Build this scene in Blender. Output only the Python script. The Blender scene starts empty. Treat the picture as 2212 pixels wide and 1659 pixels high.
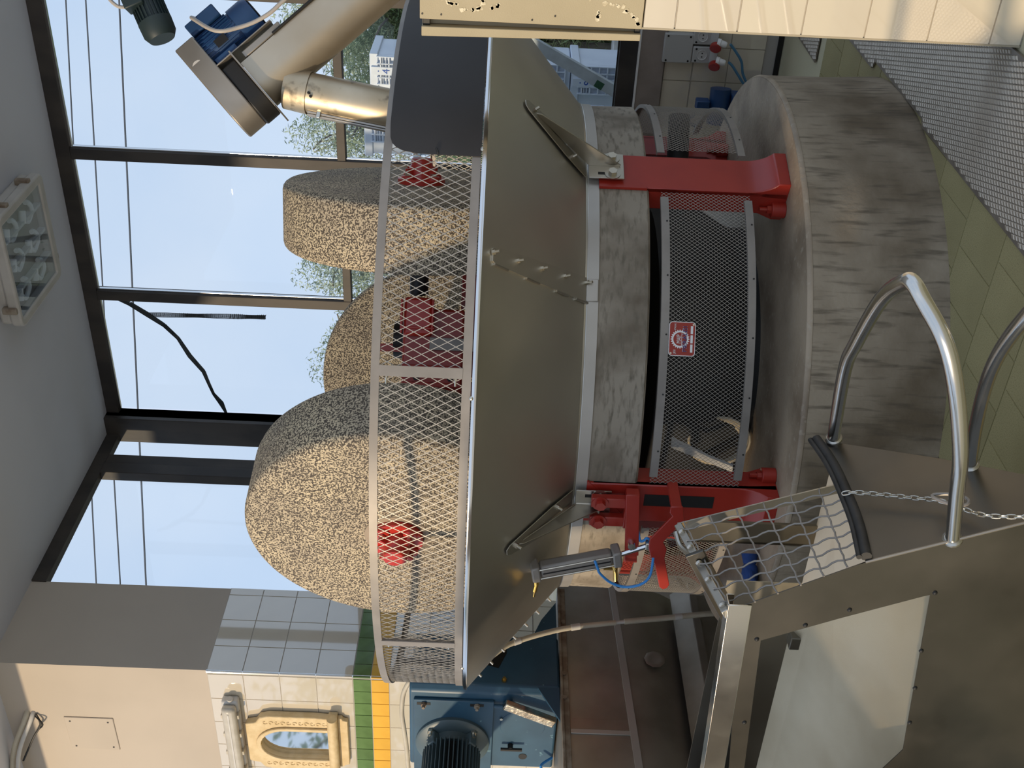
import bpy, bmesh, math, random
from mathutils import Vector, Matrix
from math import sin, cos, pi, radians, sqrt, atan2, hypot
random.seed(7)
S = bpy.context.scene
COL = S.collection
V = Vector

# ---------------------------------------------------------------- camera, sky, sun, exposure
CAM = V((2.7279, -4.3299, 1.6))
CR, CU, CF = V((0.82545, 0.56288, 0.04241)), V((-0.04587, -0.0080, 0.99892)), V((-0.56261, 0.82650, -0.01922))
cd = bpy.data.cameras.new('camera'); cam = bpy.data.objects.new('camera', cd); COL.objects.link(cam)
ax, ay, az = (-CU).normalized(), CR.normalized(), (-CF).normalized()      # the phone was held sideways
cam.matrix_world = Matrix(((ax.x, ay.x, az.x, CAM.x), (ax.y, ay.y, az.y, CAM.y), (ax.z, ay.z, az.z, CAM.z), (0, 0, 0, 1)))
cd.sensor_fit = 'HORIZONTAL'; cd.sensor_width = 36.0; cd.lens = 38.99; cd.clip_start = 0.05; cd.clip_end = 300
S.camera = cam
W = bpy.data.worlds.new('sky'); S.world = W; W.use_nodes = True
nt = W.node_tree; nt.nodes.clear()
wo = nt.nodes.new('ShaderNodeOutputWorld'); bg = nt.nodes.new('ShaderNodeBackground')
tc = nt.nodes.new('ShaderNodeTexCoord'); nz = nt.nodes.new('ShaderNodeTexNoise'); rp = nt.nodes.new('ShaderNodeValToRGB')
nz.inputs['Scale'].default_value = 3.2; nz.inputs['Detail'].default_value = 5; nz.inputs['Roughness'].default_value = 0.5
rp.color_ramp.elements[0].position = 0.35; rp.color_ramp.elements[0].color = (0.55, 0.70, 0.93, 1)
rp.color_ramp.elements[1].position = 0.66; rp.color_ramp.elements[1].color = (0.68, 0.79, 0.96, 1)
nt.links.new(tc.outputs['Generated'], nz.inputs['Vector']); nt.links.new(nz.outputs['Fac'], rp.inputs['Fac'])
nt.links.new(rp.outputs['Color'], bg.inputs['Color']); bg.inputs['Strength'].default_value = 1.0
nt.links.new(bg.outputs['Background'], wo.inputs['Surface'])
SUN_DIR = V((0.47, 1.0, -0.285)).normalized()
sd = bpy.data.lights.new('sun', 'SUN'); sd.energy = 3.2; sd.angle = radians(2.4); sd.color = (1.0, 0.80, 0.54)
so = bpy.data.objects.new('sun', sd); COL.objects.link(so); so.rotation_euler = SUN_DIR.to_track_quat('-Z', 'Y').to_euler(); so.location = (-6, -14, 6)
vs = S.view_settings; S.display_settings.display_device = 'sRGB'
vs.view_transform = 'Standard'; vs.look = 'None'; vs.gamma = 1.0; vs.use_curve_mapping = False; vs.exposure = 0.0

# ---------------------------------------------------------------- materials
def node(t, kind, **kw):
    n = t.nodes.new(kind)
    for k, v in kw.items(): n.inputs[k].default_value = v
    return n
def pmat(name, c, rough=0.5, metal=0.0, c2=None, scale=6, detail=4, lo=0.4, hi=0.62, stretch=(1, 1, 1), c3=None, scale3=40, lo3=0.55, hi3=0.7,
         stretch3=(1, 1, 1), bump=0.0, bscale=60, rvar=0.0, spec=0.5, coat=0.0, rand=0.0, coat_ior=1.5):
    m = bpy.data.materials.new(name); m.use_nodes = True; t = m.node_tree
    b = t.nodes['Principled BSDF']
    b.inputs['Roughness'].default_value = rough; b.inputs['Metallic'].default_value = metal
    b.inputs['Specular IOR Level'].default_value = spec; b.inputs['Coat Weight'].default_value = coat; b.inputs['Coat Roughness'].default_value = 0.12 if coat < 1 else 0.03; b.inputs['Coat IOR'].default_value = coat_ior
    co = t.nodes.new('ShaderNodeTexCoord')
    def noise(sc, det, st):
        mp = t.nodes.new('ShaderNodeMapping'); mp.inputs['Scale'].default_value = st
        n = t.nodes.new('ShaderNodeTexNoise'); n.inputs['Scale'].default_value = sc; n.inputs['Detail'].default_value = det
        t.links.new(co.outputs['Object'], mp.inputs['Vector']); t.links.new(mp.outputs['Vector'], n.inputs['Vector']); return n
    def ramp(n, a, z):
        r = t.nodes.new('ShaderNodeMapRange'); r.inputs['From Min'].default_value = a; r.inputs['From Max'].default_value = z
        t.links.new(n.outputs['Fac'], r.inputs['Value']); return r
    rgb = t.nodes.new('ShaderNodeRGB'); rgb.outputs[0].default_value = (*c, 1); out = rgb.outputs[0]
    def mix(fac, col):
        nonlocal out
        x = t.nodes.new('ShaderNodeMix'); x.data_type = 'RGBA'
        t.links.new(fac, x.inputs['Factor']); t.links.new(out, x.inputs['A']); x.inputs['B'].default_value = (*col, 1); out = x.outputs['Result']
    if c2: n1 = noise(scale, detail, stretch); mix(ramp(n1, lo, hi).outputs['Result'], c2)
    if c3: n3 = noise(scale3, 3, stretch3); mix(ramp(n3, lo3, hi3).outputs['Result'], c3)
    if rand:
        oi = t.nodes.new('ShaderNodeObjectInfo'); mr = t.nodes.new('ShaderNodeMapRange')
        mr.inputs['To Min'].default_value = 1 - rand; mr.inputs['To Max'].default_value = 1 + rand
        t.links.new(oi.outputs['Random'], mr.inputs['Value'])
        hs = t.nodes.new('ShaderNodeHueSaturation'); t.links.new(mr.outputs['Result'], hs.inputs['Value']); t.links.new(out, hs.inputs['Color']); out = hs.outputs['Color']
    t.links.new(out, b.inputs['Base Color'])
    if rvar:
        n = noise(scale * 1.7, 4, stretch); mr = t.nodes.new('ShaderNodeMapRange')
        mr.inputs['From Min'].default_value = .3; mr.inputs['From Max'].default_value = .7
        mr.inputs['To Min'].default_value = max(rough - rvar, .02); mr.inputs['To Max'].default_value = rough + rvar
        t.links.new(n.outputs['Fac'], mr.inputs['Value']); t.links.new(mr.outputs['Result'], b.inputs['Roughness'])
    if bump:
        n = noise(bscale, 3, stretch); bp = t.nodes.new('ShaderNodeBump'); bp.inputs['Strength'].default_value = bump; bp.inputs['Distance'].default_value = 0.004
        t.links.new(n.outputs['Fac'], bp.inputs['Height']); t.links.new(bp.outputs['Normal'], b.inputs['Normal'])
    return m
def glassy(name, tint=(1, 1, 1), refl=1.0, rough=0.0):
    m = bpy.data.materials.new(name); m.use_nodes = True; t = m.node_tree; t.nodes.clear()
    o = t.nodes.new('ShaderNodeOutputMaterial'); tr = t.nodes.new('ShaderNodeBsdfTransparent'); tr.inputs['Color'].default_value = (*tint, 1)
    g = t.nodes.new('ShaderNodeBsdfGlossy'); g.inputs['Roughness'].default_value = rough
    fr = t.nodes.new('ShaderNodeLayerWeight'); pw = t.nodes.new('ShaderNodeMath'); pw.operation = 'POWER'; pw.inputs[1].default_value = 5
    mu = t.nodes.new('ShaderNodeMath'); mu.operation = 'MULTIPLY_ADD'; mu.inputs[1].default_value = .90 * refl; mu.inputs[2].default_value = .035 * refl
    t.links.new(fr.outputs['Facing'], pw.inputs[0])
    mx = t.nodes.new('ShaderNodeMixShader')
    t.links.new(pw.outputs[0], mu.inputs[0]); t.links.new(mu.outputs[0], mx.inputs['Fac'])
    t.links.new(tr.outputs[0], mx.inputs[1]); t.links.new(g.outputs[0], mx.inputs[2]); t.links.new(mx.outputs[0], o.inputs['Surface'])
    return m
def granite(name):
    m = pmat(name, (0.60, 0.49, 0.325), 0.78, c2=(0.47, 0.385, 0.27), scale=5, bump=0.5, bscale=130)
    t = m.node_tree; b = t.nodes['Principled BSDF']; old = b.inputs['Base Color'].links[0].from_socket
    co = t.nodes.new('ShaderNodeTexCoord')
    a = t.nodes.new('ShaderNodeTexNoise'); a.inputs['Scale'].default_value = 150; a.inputs['Detail'].default_value = 4.5
    r = t.nodes.new('ShaderNodeMapRange'); r.inputs['From Min'].default_value = 0.535; r.inputs['From Max'].default_value = 0.475
    x = t.nodes.new('ShaderNodeMix'); x.data_type = 'RGBA'; x.inputs['B'].default_value = (0.075, 0.058, 0.042, 1)
    t.links.new(co.outputs['Object'], a.inputs['Vector']); t.links.new(a.outputs['Fac'], r.inputs['Value']); t.links.new(r.outputs['Result'], x.inputs['Factor'])
    t.links.new(old, x.inputs['A']); t.links.new(x.outputs['Result'], b.inputs['Base Color'])
    return m
M = {}
M['granite'] = granite('granite')
M['plaster'] = pmat('white_plaster', (0.51, 0.44, 0.365), 0.9, c2=(0.475, 0.41, 0.34), scale=1.5, bump=0.08, bscale=40)
M['ceil'] = pmat('ceiling_paint', (0.63, 0.63, 0.67), 0.9, c2=(0.59, 0.59, 0.63), scale=1.2)
M['tile'] = pmat('cream_glazed_tile', (0.66, 0.58, 0.45), 0.10, c2=(0.63, 0.55, 0.425), scale=3, rand=0.02, coat=1.0, coat_ior=2.3)
M['tile_g'] = pmat('green_glazed_tile', (0.13, 0.22, 0.07), 0.12, c2=(0.10, 0.17, 0.05), scale=9, rand=0.10)
M['tile_y'] = pmat('yellow_glazed_tile', (0.78, 0.44, 0.06), 0.14, c2=(0.72, 0.39, 0.05), scale=6, rand=0.05)
M['grout'] = pmat('grey_grout', (0.42, 0.39, 0.34), 0.9)
M['floor'] = pmat('olive_floor_tile', (0.37, 0.325, 0.165), 0.27, c2=(0.32, 0.28, 0.14), scale=3, c3=(0.27, 0.235, 0.115), scale3=220, lo3=.45, hi3=.7, rand=0.04)
M['floor_joint'] = pmat('pale_floor_joint', (0.50, 0.46, 0.31), 0.8)
M['concrete'] = pmat('stained_concrete', (0.37, 0.30, 0.215), 0.80, c2=(0.16, 0.118, 0.072), scale=2.4, detail=12, lo=0.44, hi=0.66,
                     c3=(0.11, 0.085, 0.056), scale3=13, lo3=0.52, hi3=0.74, stretch3=(3.5, 3.5, 0.45), bump=0.5, bscale=60)
M['concrete_top'] = pmat('worn_concrete_top', (0.40, 0.315, 0.22), 0.50, c2=(0.20, 0.148, 0.098), scale=3.5, detail=10, lo=0.42, hi=0.68, c3=(0.43, 0.36, 0.27), scale3=34, lo3=.58, hi3=.78, bump=0.5, bscale=60)
M['slab'] = pmat('grey_slab_concrete', (0.31, 0.265, 0.205), 0.80, c2=(0.145, 0.113, 0.078), scale=4.5, detail=12, lo=0.44, hi=0.68, c3=(0.15, 0.125, 0.09), scale3=16, lo3=.50, hi3=.72, stretch3=(1, 1, 4), bump=0.4, bscale=60)
M['steel'] = pmat('brushed_stainless', (0.50, 0.475, 0.42), 0.34, 1.0, c2=(0.44, 0.41, 0.36), scale=2.5, rvar=0.06)
M['steel_bowl'] = pmat('satin_stainless', (0.68, 0.645, 0.565), 0.40, 1.0, c2=(0.62, 0.585, 0.51), scale=1.5, rvar=0.04)
M['steel_dark'] = pmat('weathered_stainless', (0.40, 0.355, 0.30), 0.46, 0.8, c2=(0.30, 0.265, 0.22), scale=3, rvar=0.08)
M['steel_sunwarm'] = pmat('sun_tinted_oily_stainless', (0.62, 0.53, 0.39), 0.46, 0.85, c2=(0.50, 0.41, 0.28), scale=4, detail=6, rvar=.06, c3=(0.20, 0.165, 0.12), scale3=16, lo3=.60, hi3=.74)  # sunlight's warmth put into the colour; dark blotches are dirt
M['steel_clean'] = pmat('sun_tinted_clean_stainless', (0.58, 0.50, 0.385), 0.44, 0.85, c2=(0.51, 0.43, 0.32), scale=3, detail=6, rvar=.06)  # same sun warmth put into the colour, without the dirt
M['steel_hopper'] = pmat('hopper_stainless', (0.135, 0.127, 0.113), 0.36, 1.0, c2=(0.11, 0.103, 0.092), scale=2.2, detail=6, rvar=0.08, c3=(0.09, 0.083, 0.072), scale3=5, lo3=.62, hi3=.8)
M['steel_bright'] = pmat('polished_tube', (0.62, 0.60, 0.56), 0.20, 1.0, rvar=0.04)
M['steel_lap'] = pmat('lap_stainless', (0.62, 0.585, 0.51), 0.40, 1.0)
M['pale_angle'] = pmat('sky_lit_galvanised_angle', (0.62, 0.68, 0.72), 0.4, 0.2, c2=(0.52, 0.57, 0.60), scale=9)  # reflected sky painted into the pale bluish base colour
M['galv'] = pmat('grey_painted_angle', (0.30, 0.27, 0.24), 0.48, 0.35, c2=(0.25, 0.225, 0.20), scale=7)
M['mesh'] = pmat('galvanised_mesh', (0.42, 0.385, 0.335), 0.45, 0.4)
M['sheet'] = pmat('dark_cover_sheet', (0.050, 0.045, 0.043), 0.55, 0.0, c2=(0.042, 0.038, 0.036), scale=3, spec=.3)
M['band'] = pmat('grey_band_steel', (0.50, 0.47, 0.43), 0.42, 0.6, c2=(0.45, 0.42, 0.38), scale=4)
M['red'] = pmat('red_enamel', (0.36, 0.026, 0.014), 0.34, c2=(0.31, 0.020, 0.012), scale=5, coat=0.12)
M['red_bright'] = pmat('bright_red_enamel', (0.50, 0.030, 0.018), 0.32, coat=0.12)
M['blue'] = pmat('blue_enamel', (0.030, 0.088, 0.145), 0.42, c2=(0.022, 0.066, 0.112), scale=4, c3=(0.13, 0.25, 0.30), scale3=22, lo3=.70, hi3=.74)
M['blue_motor'] = pmat('blue_motor_paint', (0.014, 0.055, 0.16), 0.42, c2=(0.010, 0.042, 0.12), scale=6)
M['teal_motor'] = pmat('grey_blue_motor_paint', (0.075, 0.112, 0.125), 0.40, c2=(0.06, 0.09, 0.10), scale=6)
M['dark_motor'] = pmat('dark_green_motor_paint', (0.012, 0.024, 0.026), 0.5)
M['black'] = pmat('black_rubber', (0.016, 0.015, 0.014), 0.55, c2=(0.03, 0.028, 0.026), scale=20)
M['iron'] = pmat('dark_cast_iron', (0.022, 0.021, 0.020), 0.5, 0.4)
M['alu'] = pmat('window_frame_metal', (0.060, 0.050, 0.042), 0.55, 0.0, spec=.35, c2=(0.036, 0.031, 0.028), scale=6, stretch=(1, 1, .4))
M['chrome'] = pmat('chrome_trim', (0.72, 0.72, 0.72), 0.16, 1.0)
M['bolt'] = pmat('bright_bolt', (0.62, 0.58, 0.50), 0.28, 1.0)
M['cabinet'] = pmat('beige_cabinet_paint', (0.40, 0.335, 0.215), 0.62, c2=(0.36, 0.30, 0.19), scale=4, bump=0.15, bscale=240)
M['glue'] = pmat('old_tape_residue', (0.72, 0.64, 0.46), 0.8, c2=(0.48, 0.40, 0.26), scale=60)
M['cabinet_in'] = pmat('grey_cabinet_edge', (0.36, 0.31, 0.22), 0.6)
M['sill'] = pmat('brown_sill_stone', (0.30, 0.245, 0.21), 0.45, c2=(0.24, 0.195, 0.165), scale=6)
M['checker'] = pmat('zinc_tread_plate', (0.26, 0.225, 0.185), 0.45, 0.45, c2=(0.20, 0.17, 0.14), scale=6, rvar=.08)
M['tread'] = pmat('worn_tread_rib', (0.50, 0.445, 0.37), 0.36, 0.6)
M['glass'] = glassy('window_glass', (0.97, 0.985, 0.99), 0.55)
M['perspex'] = glassy('scratched_perspex', (0.95, 0.94, 0.90), 1.0, 0.12)
M['lamp_glass'] = glassy('lamp_glass', (0.90, 0.95, 1.0), 1.6, 0.02)
M['mirror'] = pmat('mirror_silver', (0.80, 0.80, 0.78), 0.03, 1.0)
M['marble'] = pmat('carved_sandstone', (0.62, 0.46, 0.24), 0.6, c2=(0.70, 0.54, 0.31), scale=16, detail=5, bump=0.9, bscale=42)
M['brass'] = pmat('brass_clip', (0.60, 0.42, 0.14), 0.25, 1.0)
M['plastic'] = pmat('white_plastic', (0.58, 0.56, 0.53), 0.5, c2=(0.53, 0.51, 0.48), scale=10)
M['lampbody'] = pmat('aged_lamp_housing', (0.50, 0.47, 0.43), 0.5, c2=(0.44, 0.41, 0.37), scale=7)
M['clear_plastic'] = pmat('clouded_diffuser', (0.55, 0.51, 0.44), 0.18, c2=(0.48, 0.44, 0.37), scale=12)
M['socket'] = pmat('ivory_socket_plastic', (0.44, 0.425, 0.40), 0.5)
M['pvc'] = pmat('beige_conduit', (0.52, 0.47, 0.37), 0.5, c2=(0.46, 0.41, 0.32), scale=14)
M['cable'] = pmat('grey_cable', (0.42, 0.38, 0.34), 0.5)
M['bluehose'] = pmat('blue_air_hose', (0.04, 0.24, 0.60), 0.35)
M['bluecable'] = pmat('light_blue_cable', (0.07, 0.20, 0.32), 0.5)
M['fabric'] = pmat('blue_glove_cloth', (0.018, 0.055, 0.20), 0.9, c2=(0.012, 0.04, 0.15), scale=30)
M['rope'] = pmat('beige_rope', (0.42, 0.35, 0.24), 0.85)
M['white'] = pmat('white_enamel', (0.80, 0.78, 0.75), 0.5)
M['navy'] = pmat('navy_print', (0.05, 0.03, 0.16), 0.5)
M['crate'] = pmat('pale_crate_plastic', (0.74, 0.80, 0.90), 0.5, c2=(0.68, 0.74, 0.85), scale=5)
M['ink'] = pmat('blue_marker_ink', (0.02, 0.09, 0.42), 0.6)
M['green_crate'] = pmat('green_crate_plastic', (0.03, 0.10, 0.05), 0.6)
M['leaf'] = pmat('silver_olive_leaf', (0.40, 0.47, 0.37), 0.6, c2=(0.25, 0.32, 0.20), scale=3, lo=.4, hi=.6, rand=.05)
M['leaf2'] = pmat('yellow_green_leaf', (0.34, 0.37, 0.17), 0.6, c2=(0.17, 0.24, 0.10), scale=3)
M['leaf_d'] = pmat('dark_green_leaf', (0.09, 0.15, 0.055), 0.55, c2=(0.17, 0.20, 0.07), scale=4)
M['bark'] = pmat('grey_bark', (0.20, 0.17, 0.13), 0.9, c2=(0.12, 0.10, 0.08), scale=12)
M['yard'] = pmat('bounce_yard_concrete', (0.60, 0.53, 0.42), 0.9, c2=(0.54, 0.47, 0.37), scale=.8, detail=6)  # pale tone chosen to bounce warm light into the room
M['ground'] = pmat('dusty_ground', (0.30, 0.27, 0.21), 0.95, c2=(0.20, 0.20, 0.12), scale=.6, detail=6)
M['wallout'] = pmat('white_garden_wall', (0.66, 0.64, 0.62), 0.9, c2=(0.52, 0.50, 0.47), scale=5)
M['net'] = pmat('black_shade_net', (0.025, 0.028, 0.030), 0.8)
M['wire'] = pmat('dark_wire', (0.10, 0.11, 0.13), 0.6)
M['duct'] = pmat('crumpled_foil', (0.66, 0.58, 0.46), 0.30, 1.0, c2=(0.4, 0.33, 0.25), scale=18, bump=1.0, bscale=35)
M['rust'] = pmat('rusty_angle_iron', (0.17, 0.115, 0.075), 0.75, c2=(0.30, 0.25, 0.19), scale=14)

# ---------------------------------------------------------------- mesh builder
class B:
    def __init__(s): s.v = []; s.f = []
    def add(s, vs, fs):
        o = len(s.v); s.v += [V(p) for p in vs]; s.f += [tuple(i + o for i in f) for f in fs]; return s
    def box(s, c, d, ax=None):
        c = V(c); x, y, z = [V(a) for a in (ax or ((1, 0, 0), (0, 1, 0), (0, 0, 1)))]
        P = [c + x * (i * d[0] / 2) + y * (j * d[1] / 2) + z * (k * d[2] / 2) for i in (-1, 1) for j in (-1, 1) for k in (-1, 1)]
        return s.add(P, [(0, 1, 3, 2), (4, 6, 7, 5), (0, 4, 5, 1), (2, 3, 7, 6), (0, 2, 6, 4), (1, 5, 7, 3)])
    def bb(s, a, b): return s.box([(a[i] + b[i]) / 2 for i in range(3)], [abs(b[i] - a[i]) for i in range(3)])
    def prism(s, pts, ext):
        n = len(pts); e = V(ext); P = [V(p) for p in pts]
        return s.add(P + [p + e for p in P], [tuple(range(n))[::-1], tuple(range(n, 2 * n))] + [(i, (i + 1) % n, (i + 1) % n + n, i + n) for i in range(n)])
    def plate(s, outer, holes_pts, ext):      # a flat plate with one hole given by matching ring (same number of points)
        n = len(outer); e = V(ext); A = [V(p) for p in outer]; H = [V(p) for p in holes_pts]
        P = A + H + [p + e for p in A] + [p + e for p in H]; F = []
        for i in range(n):
            j = (i + 1) % n
            F += [(i, j, n + j, n + i), (2 * n + i, 3 * n + i, 3 * n + j, 2 * n + j), (i, 2 * n + i, 2 * n + j, j), (n + i, n + j, 3 * n + j, 3 * n + i)]
        return s.add(P, F)
    def cyl(s, a, b, r, n=16, r2=None, cap=True):
        a, b = V(a), V(b); d = (b - a).normalized(); r2 = r if r2 is None else r2
        x = d.orthogonal().normalized(); y = d.cross(x)
        P = [a + x * r * cos(2 * pi * i / n) + y * r * sin(2 * pi * i / n) for i in range(n)] + [b + x * r2 * cos(2 * pi * i / n) + y * r2 * sin(2 * pi * i / n) for i in range(n)]
        F = [(i, (i + 1) % n, (i + 1) % n + n, i + n) for i in range(n)]
        if cap: F += [tuple(range(n))[::-1], tuple(range(n, 2 * n))]
        return s.add(P, F)
    def tube(s, path, r, n=8, closed=False):
        P = [V(p) for p in path]; m = len(P); rings = []; x = None
        for i in range(m):
            if closed: d = P[(i + 1) % m] - P[i - 1]
            else: d = P[min(i + 1, m - 1)] - P[max(i - 1, 0)]
            d = d.normalized(); x = d.orthogonal().normalized() if x is None else (x - d * x.dot(d)).normalized()
            y = d.cross(x); rings.append([P[i] + (x * cos(2 * pi * k / n) + y * sin(2 * pi * k / n)) * r for k in range(n)])
        F = []
        for i in range(m if closed else m - 1):
            j = (i + 1) % m; F += [(i * n + k, i * n + (k + 1) % n, j * n + (k + 1) % n, j * n + k) for k in range(n)]
        if not closed: F += [tuple(range(n))[::-1], tuple(range((m - 1) * n, m * n))]
        return s.add([p for q in rings for p in q], F)
    def lathe(s, prof, a0=0, a1=360, n=96, c=(0, 0)):     # prof: closed (r, z) outline
        full = abs(a1 - a0) >= 359.9; m = len(prof); k = n if full else n + 1
        P = [(c[0] + r * cos(radians(a0 + (a1 - a0) * i / n)), c[1] + r * sin(radians(a0 + (a1 - a0) * i / n)), z) for i in range(k) for r, z in prof]
        F = [(i * m + j, ((i + 1) % k) * m + j, ((i + 1) % k) * m + (j + 1) % m, i * m + (j + 1) % m) for i in range(n) for j in range(m)]
        if not full: F += [tuple(range(m))[::-1], tuple(range((k - 1) * m, k * m))]
        return s.add(P, F)
    def rev(s, prof, o, d, n=32):                          # prof (t along d, radius), solid of revolution about the axis o + t d
        o, d = V(o), V(d).normalized(); x = d.orthogonal().normalized(); y = d.cross(x); m = len(prof)
        P = [o + d * t + (x * cos(2 * pi * i / n) + y * sin(2 * pi * i / n)) * r for i in range(n) for t, r in prof]
        F = [(i * m + j, ((i + 1) % n) * m + j, ((i + 1) % n) * m + j + 1, i * m + j + 1) for i in range(n) for j in range(m - 1)]
        F += [tuple(i * m for i in range(n)), tuple(i * m + m - 1 for i in range(n))[::-1]]
        return s.add(P, F)
    def hexbolt(s, p, d, r=0.012, h=0.01, shank=0.0):
        p, d = V(p), V(d).normalized(); s.cyl(p, p + d * h, r, 6)
        if shank: s.cyl(p + d * h, p + d * (h + shank), r * .55, 8)
        return s
ROOT = {}
def build(name, b, mat, parent=None, smooth=True, bevel=0.0, kind=None, label=None, recalc=True, ang=38):
    o0 = V((0, 0, 0))
    if parent is not None:
        r = parent
        while r.parent: r = r.parent
        o0 = ROOT.get(r.name, V((0, 0, 0)))
    me = bpy.data.meshes.new(name); me.from_pydata([tuple(p - o0) for p in b.v], [], b.f)
    if recalc:
        bm = bmesh.new(); bm.from_mesh(me); bmesh.ops.recalc_face_normals(bm, faces=bm.faces); bm.to_mesh(me); bm.free()
    me.materials.append(M[mat] if isinstance(mat, str) else mat)
    if smooth: me.shade_smooth(); me.set_sharp_from_angle(angle=radians(ang))
    o = bpy.data.objects.new(name, me); COL.objects.link(o)
    if parent is not None: o.parent = parent
    else: ROOT[o.name] = V((0, 0, 0))
    if bevel:
        md = o.modifiers.new('bevel', 'BEVEL'); md.width = bevel; md.segments = 2; md.limit_method = 'ANGLE'; md.angle_limit = radians(40)
    if kind: o['kind'] = kind
    if label: o['label'] = label
    return o
def thing(name, label, cat, loc, group=None):
    o = bpy.data.objects.new(name, None); COL.objects.link(o); o.location = loc; o.empty_display_size = .1
    o['label'] = label; o['category'] = cat
    if group: o['group'] = group
    ROOT[o.name] = V(loc); return o
def single(name, b, mat, label, cat, group=None, loc=None, **k):
    c = V(loc) if loc else V((0, 0, 0))
    for i in range(len(b.v)): b.v[i] = b.v[i] - c
    o = build(name, b, mat, **k); o.location = c; o['label'] = label; o['category'] = cat; ROOT[o.name] = c
    if group: o['group'] = group
    return o
def clone(o, parent, loc, name=None, rot=None):
    c = o.copy(); COL.objects.link(c); c.parent = parent; c.location = loc
    if rot: c.rotation_euler = rot
    return c
def text(name, s, size, o, xd, yd, mat, parent, ext=0.0006, align='CENTER', sx=1.0):
    cu = bpy.data.curves.new(name, 'FONT'); cu.body = s; cu.size = size; cu.extrude = ext; cu.align_x = align; cu.align_y = 'CENTER'; cu.resolution_u = 3
    ob = bpy.data.objects.new(name, cu); COL.objects.link(ob); bpy.context.view_layer.update()
    me = bpy.data.meshes.new_from_object(ob.evaluated_get(bpy.context.evaluated_depsgraph_get()))
    bpy.data.objects.remove(ob)
    x, y = V(xd).normalized(), V(yd).normalized(); z = x.cross(y)
    r = parent
    while r.parent: r = r.parent
    o = V(o) - ROOT[r.name]
    for v in me.vertices: c = v.co.copy(); v.co = o + x * (c.x * sx) + y * c.y + z * c.z
    me.materials.clear(); me.materials.append(M[mat])
    t = bpy.data.objects.new(name, me); COL.objects.link(t); t.parent = parent; return t
def pol(r, a, z): return V((r * cos(radians(a)), r * sin(radians(a)), z))
def smooth_path(P, k=6):
    P = [V(p) for p in P]; out = []
    for i in range(len(P) - 1):
        p0, p1, p2, p3 = P[max(i - 1, 0)], P[i], P[i + 1], P[min(i + 2, len(P) - 1)]
        for j in range(k):
            t = j / k; out.append(0.5 * ((2 * p1) + (p2 - p0) * t + (2 * p0 - 5 * p1 + 4 * p2 - p3) * t * t + (3 * p1 - p0 - 3 * p2 + p3) * t ** 3))
    return out + [P[-1]]

# ================================================================ SETTING
ZC = 4.327; YB = 2.077; XL = -2.172; YW = -0.11
# floor: joint bed, then single tiles in running bond
floor = build('floor', B().bb((-7, -5.2, -0.12), (4.6, YB + .25, -0.004)), 'floor_joint', kind='structure', smooth=False)
tb = B(); w, l, h = .1885, .2955, .004
tb.add([(-w / 2, -l / 2, -.006), (w / 2, -l / 2, -.006), (w / 2, l / 2, -.006), (-w / 2, l / 2, -.006)] + [(i * (w / 2 - .001), j * (l / 2 - .001), 0) for i, j in ((-1, -1), (1, -1), (1, 1), (-1, 1))],
       [(0, 1, 5, 4), (1, 2, 6, 5), (2, 3, 7, 6), (3, 0, 4, 7), (4, 5, 6, 7)])
ft = build('floor_tile', tb, 'floor', floor, smooth=False)
first = True
for j in range(-6, 8):
    yc = -0.874 - .299 / 2 + .299 * j
    for i in range(-4, 7):
        xc = 1.036 + .096 + .1915 * i + (.0958 if j % 2 else 0)
        if not (.25 < xc < 2.4): continue
        if hypot(xc, yc) < 1.08: continue
        if 1.38 < xc and -2.2 < yc < 1.6: continue
        if yc > 2.0: continue
        if first: ft.location = (xc, yc, 0); first = False
        else: clone(ft, floor, (xc, yc, 0))
build('ceiling', B().prism([(-7, -.62, ZC), (-2.4, -.62, ZC), (-2.4, -1.95, ZC), (4.6, -1.95, ZC), (4.6, YB + .12, ZC), (XL - .10, YB + .12, ZC), (XL - .10, .50, ZC), (-2.5, .50, ZC), (-2.5, YW + .30, ZC), (-7, YW + .30, ZC)], (0, 0, .2)), 'ceil', kind='structure', smooth=False)  # out-of-view front edge notched to steer sun onto the cream wall
# back wall below the window: grout bed with 20 cm tiles
wb = build('wall_back', B().bb((-2.6, YB, -.05), (4.6, YB + .22, .67)).bb((-2.6, YB + .05, .67), (4.6, YB + .22, .90)), 'grout', kind='structure', smooth=False)
def tilemesh(nm, a, b_, mat, par, axis):
    g = .0012; a -= 2 * g; b_ -= 2 * g; t = .007; q = B()
    P = [(-a / 2, 0, -b_ / 2), (a / 2, 0, -b_ / 2), (a / 2, 0, b_ / 2), (-a / 2, 0, b_ / 2)]
    I = [(s * (a / 2 - .0015), -t, u * (b_ / 2 - .0015)) for s, u in ((-1, -1), (1, -1), (1, 1), (-1, 1))]
    P = [V((x, 0, z)) for x, _, z in P]; I = [V(p) for p in I]
    if axis == 'x': P = [V((-p.y, p.x, p.z)) for p in P]; I = [V((-p.y, p.x, p.z)) for p in I]
    q.add(P + I, [(0, 1, 5, 4), (1, 2, 6, 5), (2, 3, 7, 6), (3, 0, 4, 7), (4, 5, 6, 7)])
    return build(nm, q, mat, par, smooth=False)
class Tiler:
    def __init__(s, par): s.p = par; s.d = {}
    def put(s, a, b_, mat, axis, loc):
        k = (round(a, 3), round(b_, 3), mat, axis)
        if k in s.d: clone(s.d[k], s.p, loc)
        else: o = tilemesh('tile', a, b_, mat, s.p, axis); o.location = loc; s.d[k] = o
tl = Tiler(wb)
for i in range(-2, 6):
    for zz, hh in ((.585, .165), (.3985, .203), (.1955, .203)): tl.put(.203, hh, 'tile', 'y', (.374 + .1015 + .203 * i, YB, zz))
build('trim_1', B().bb((-2.15, YB - .03, .672), (4.6, YB + .12, .826)), 'sill', kind='structure', bevel=.004)
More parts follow.
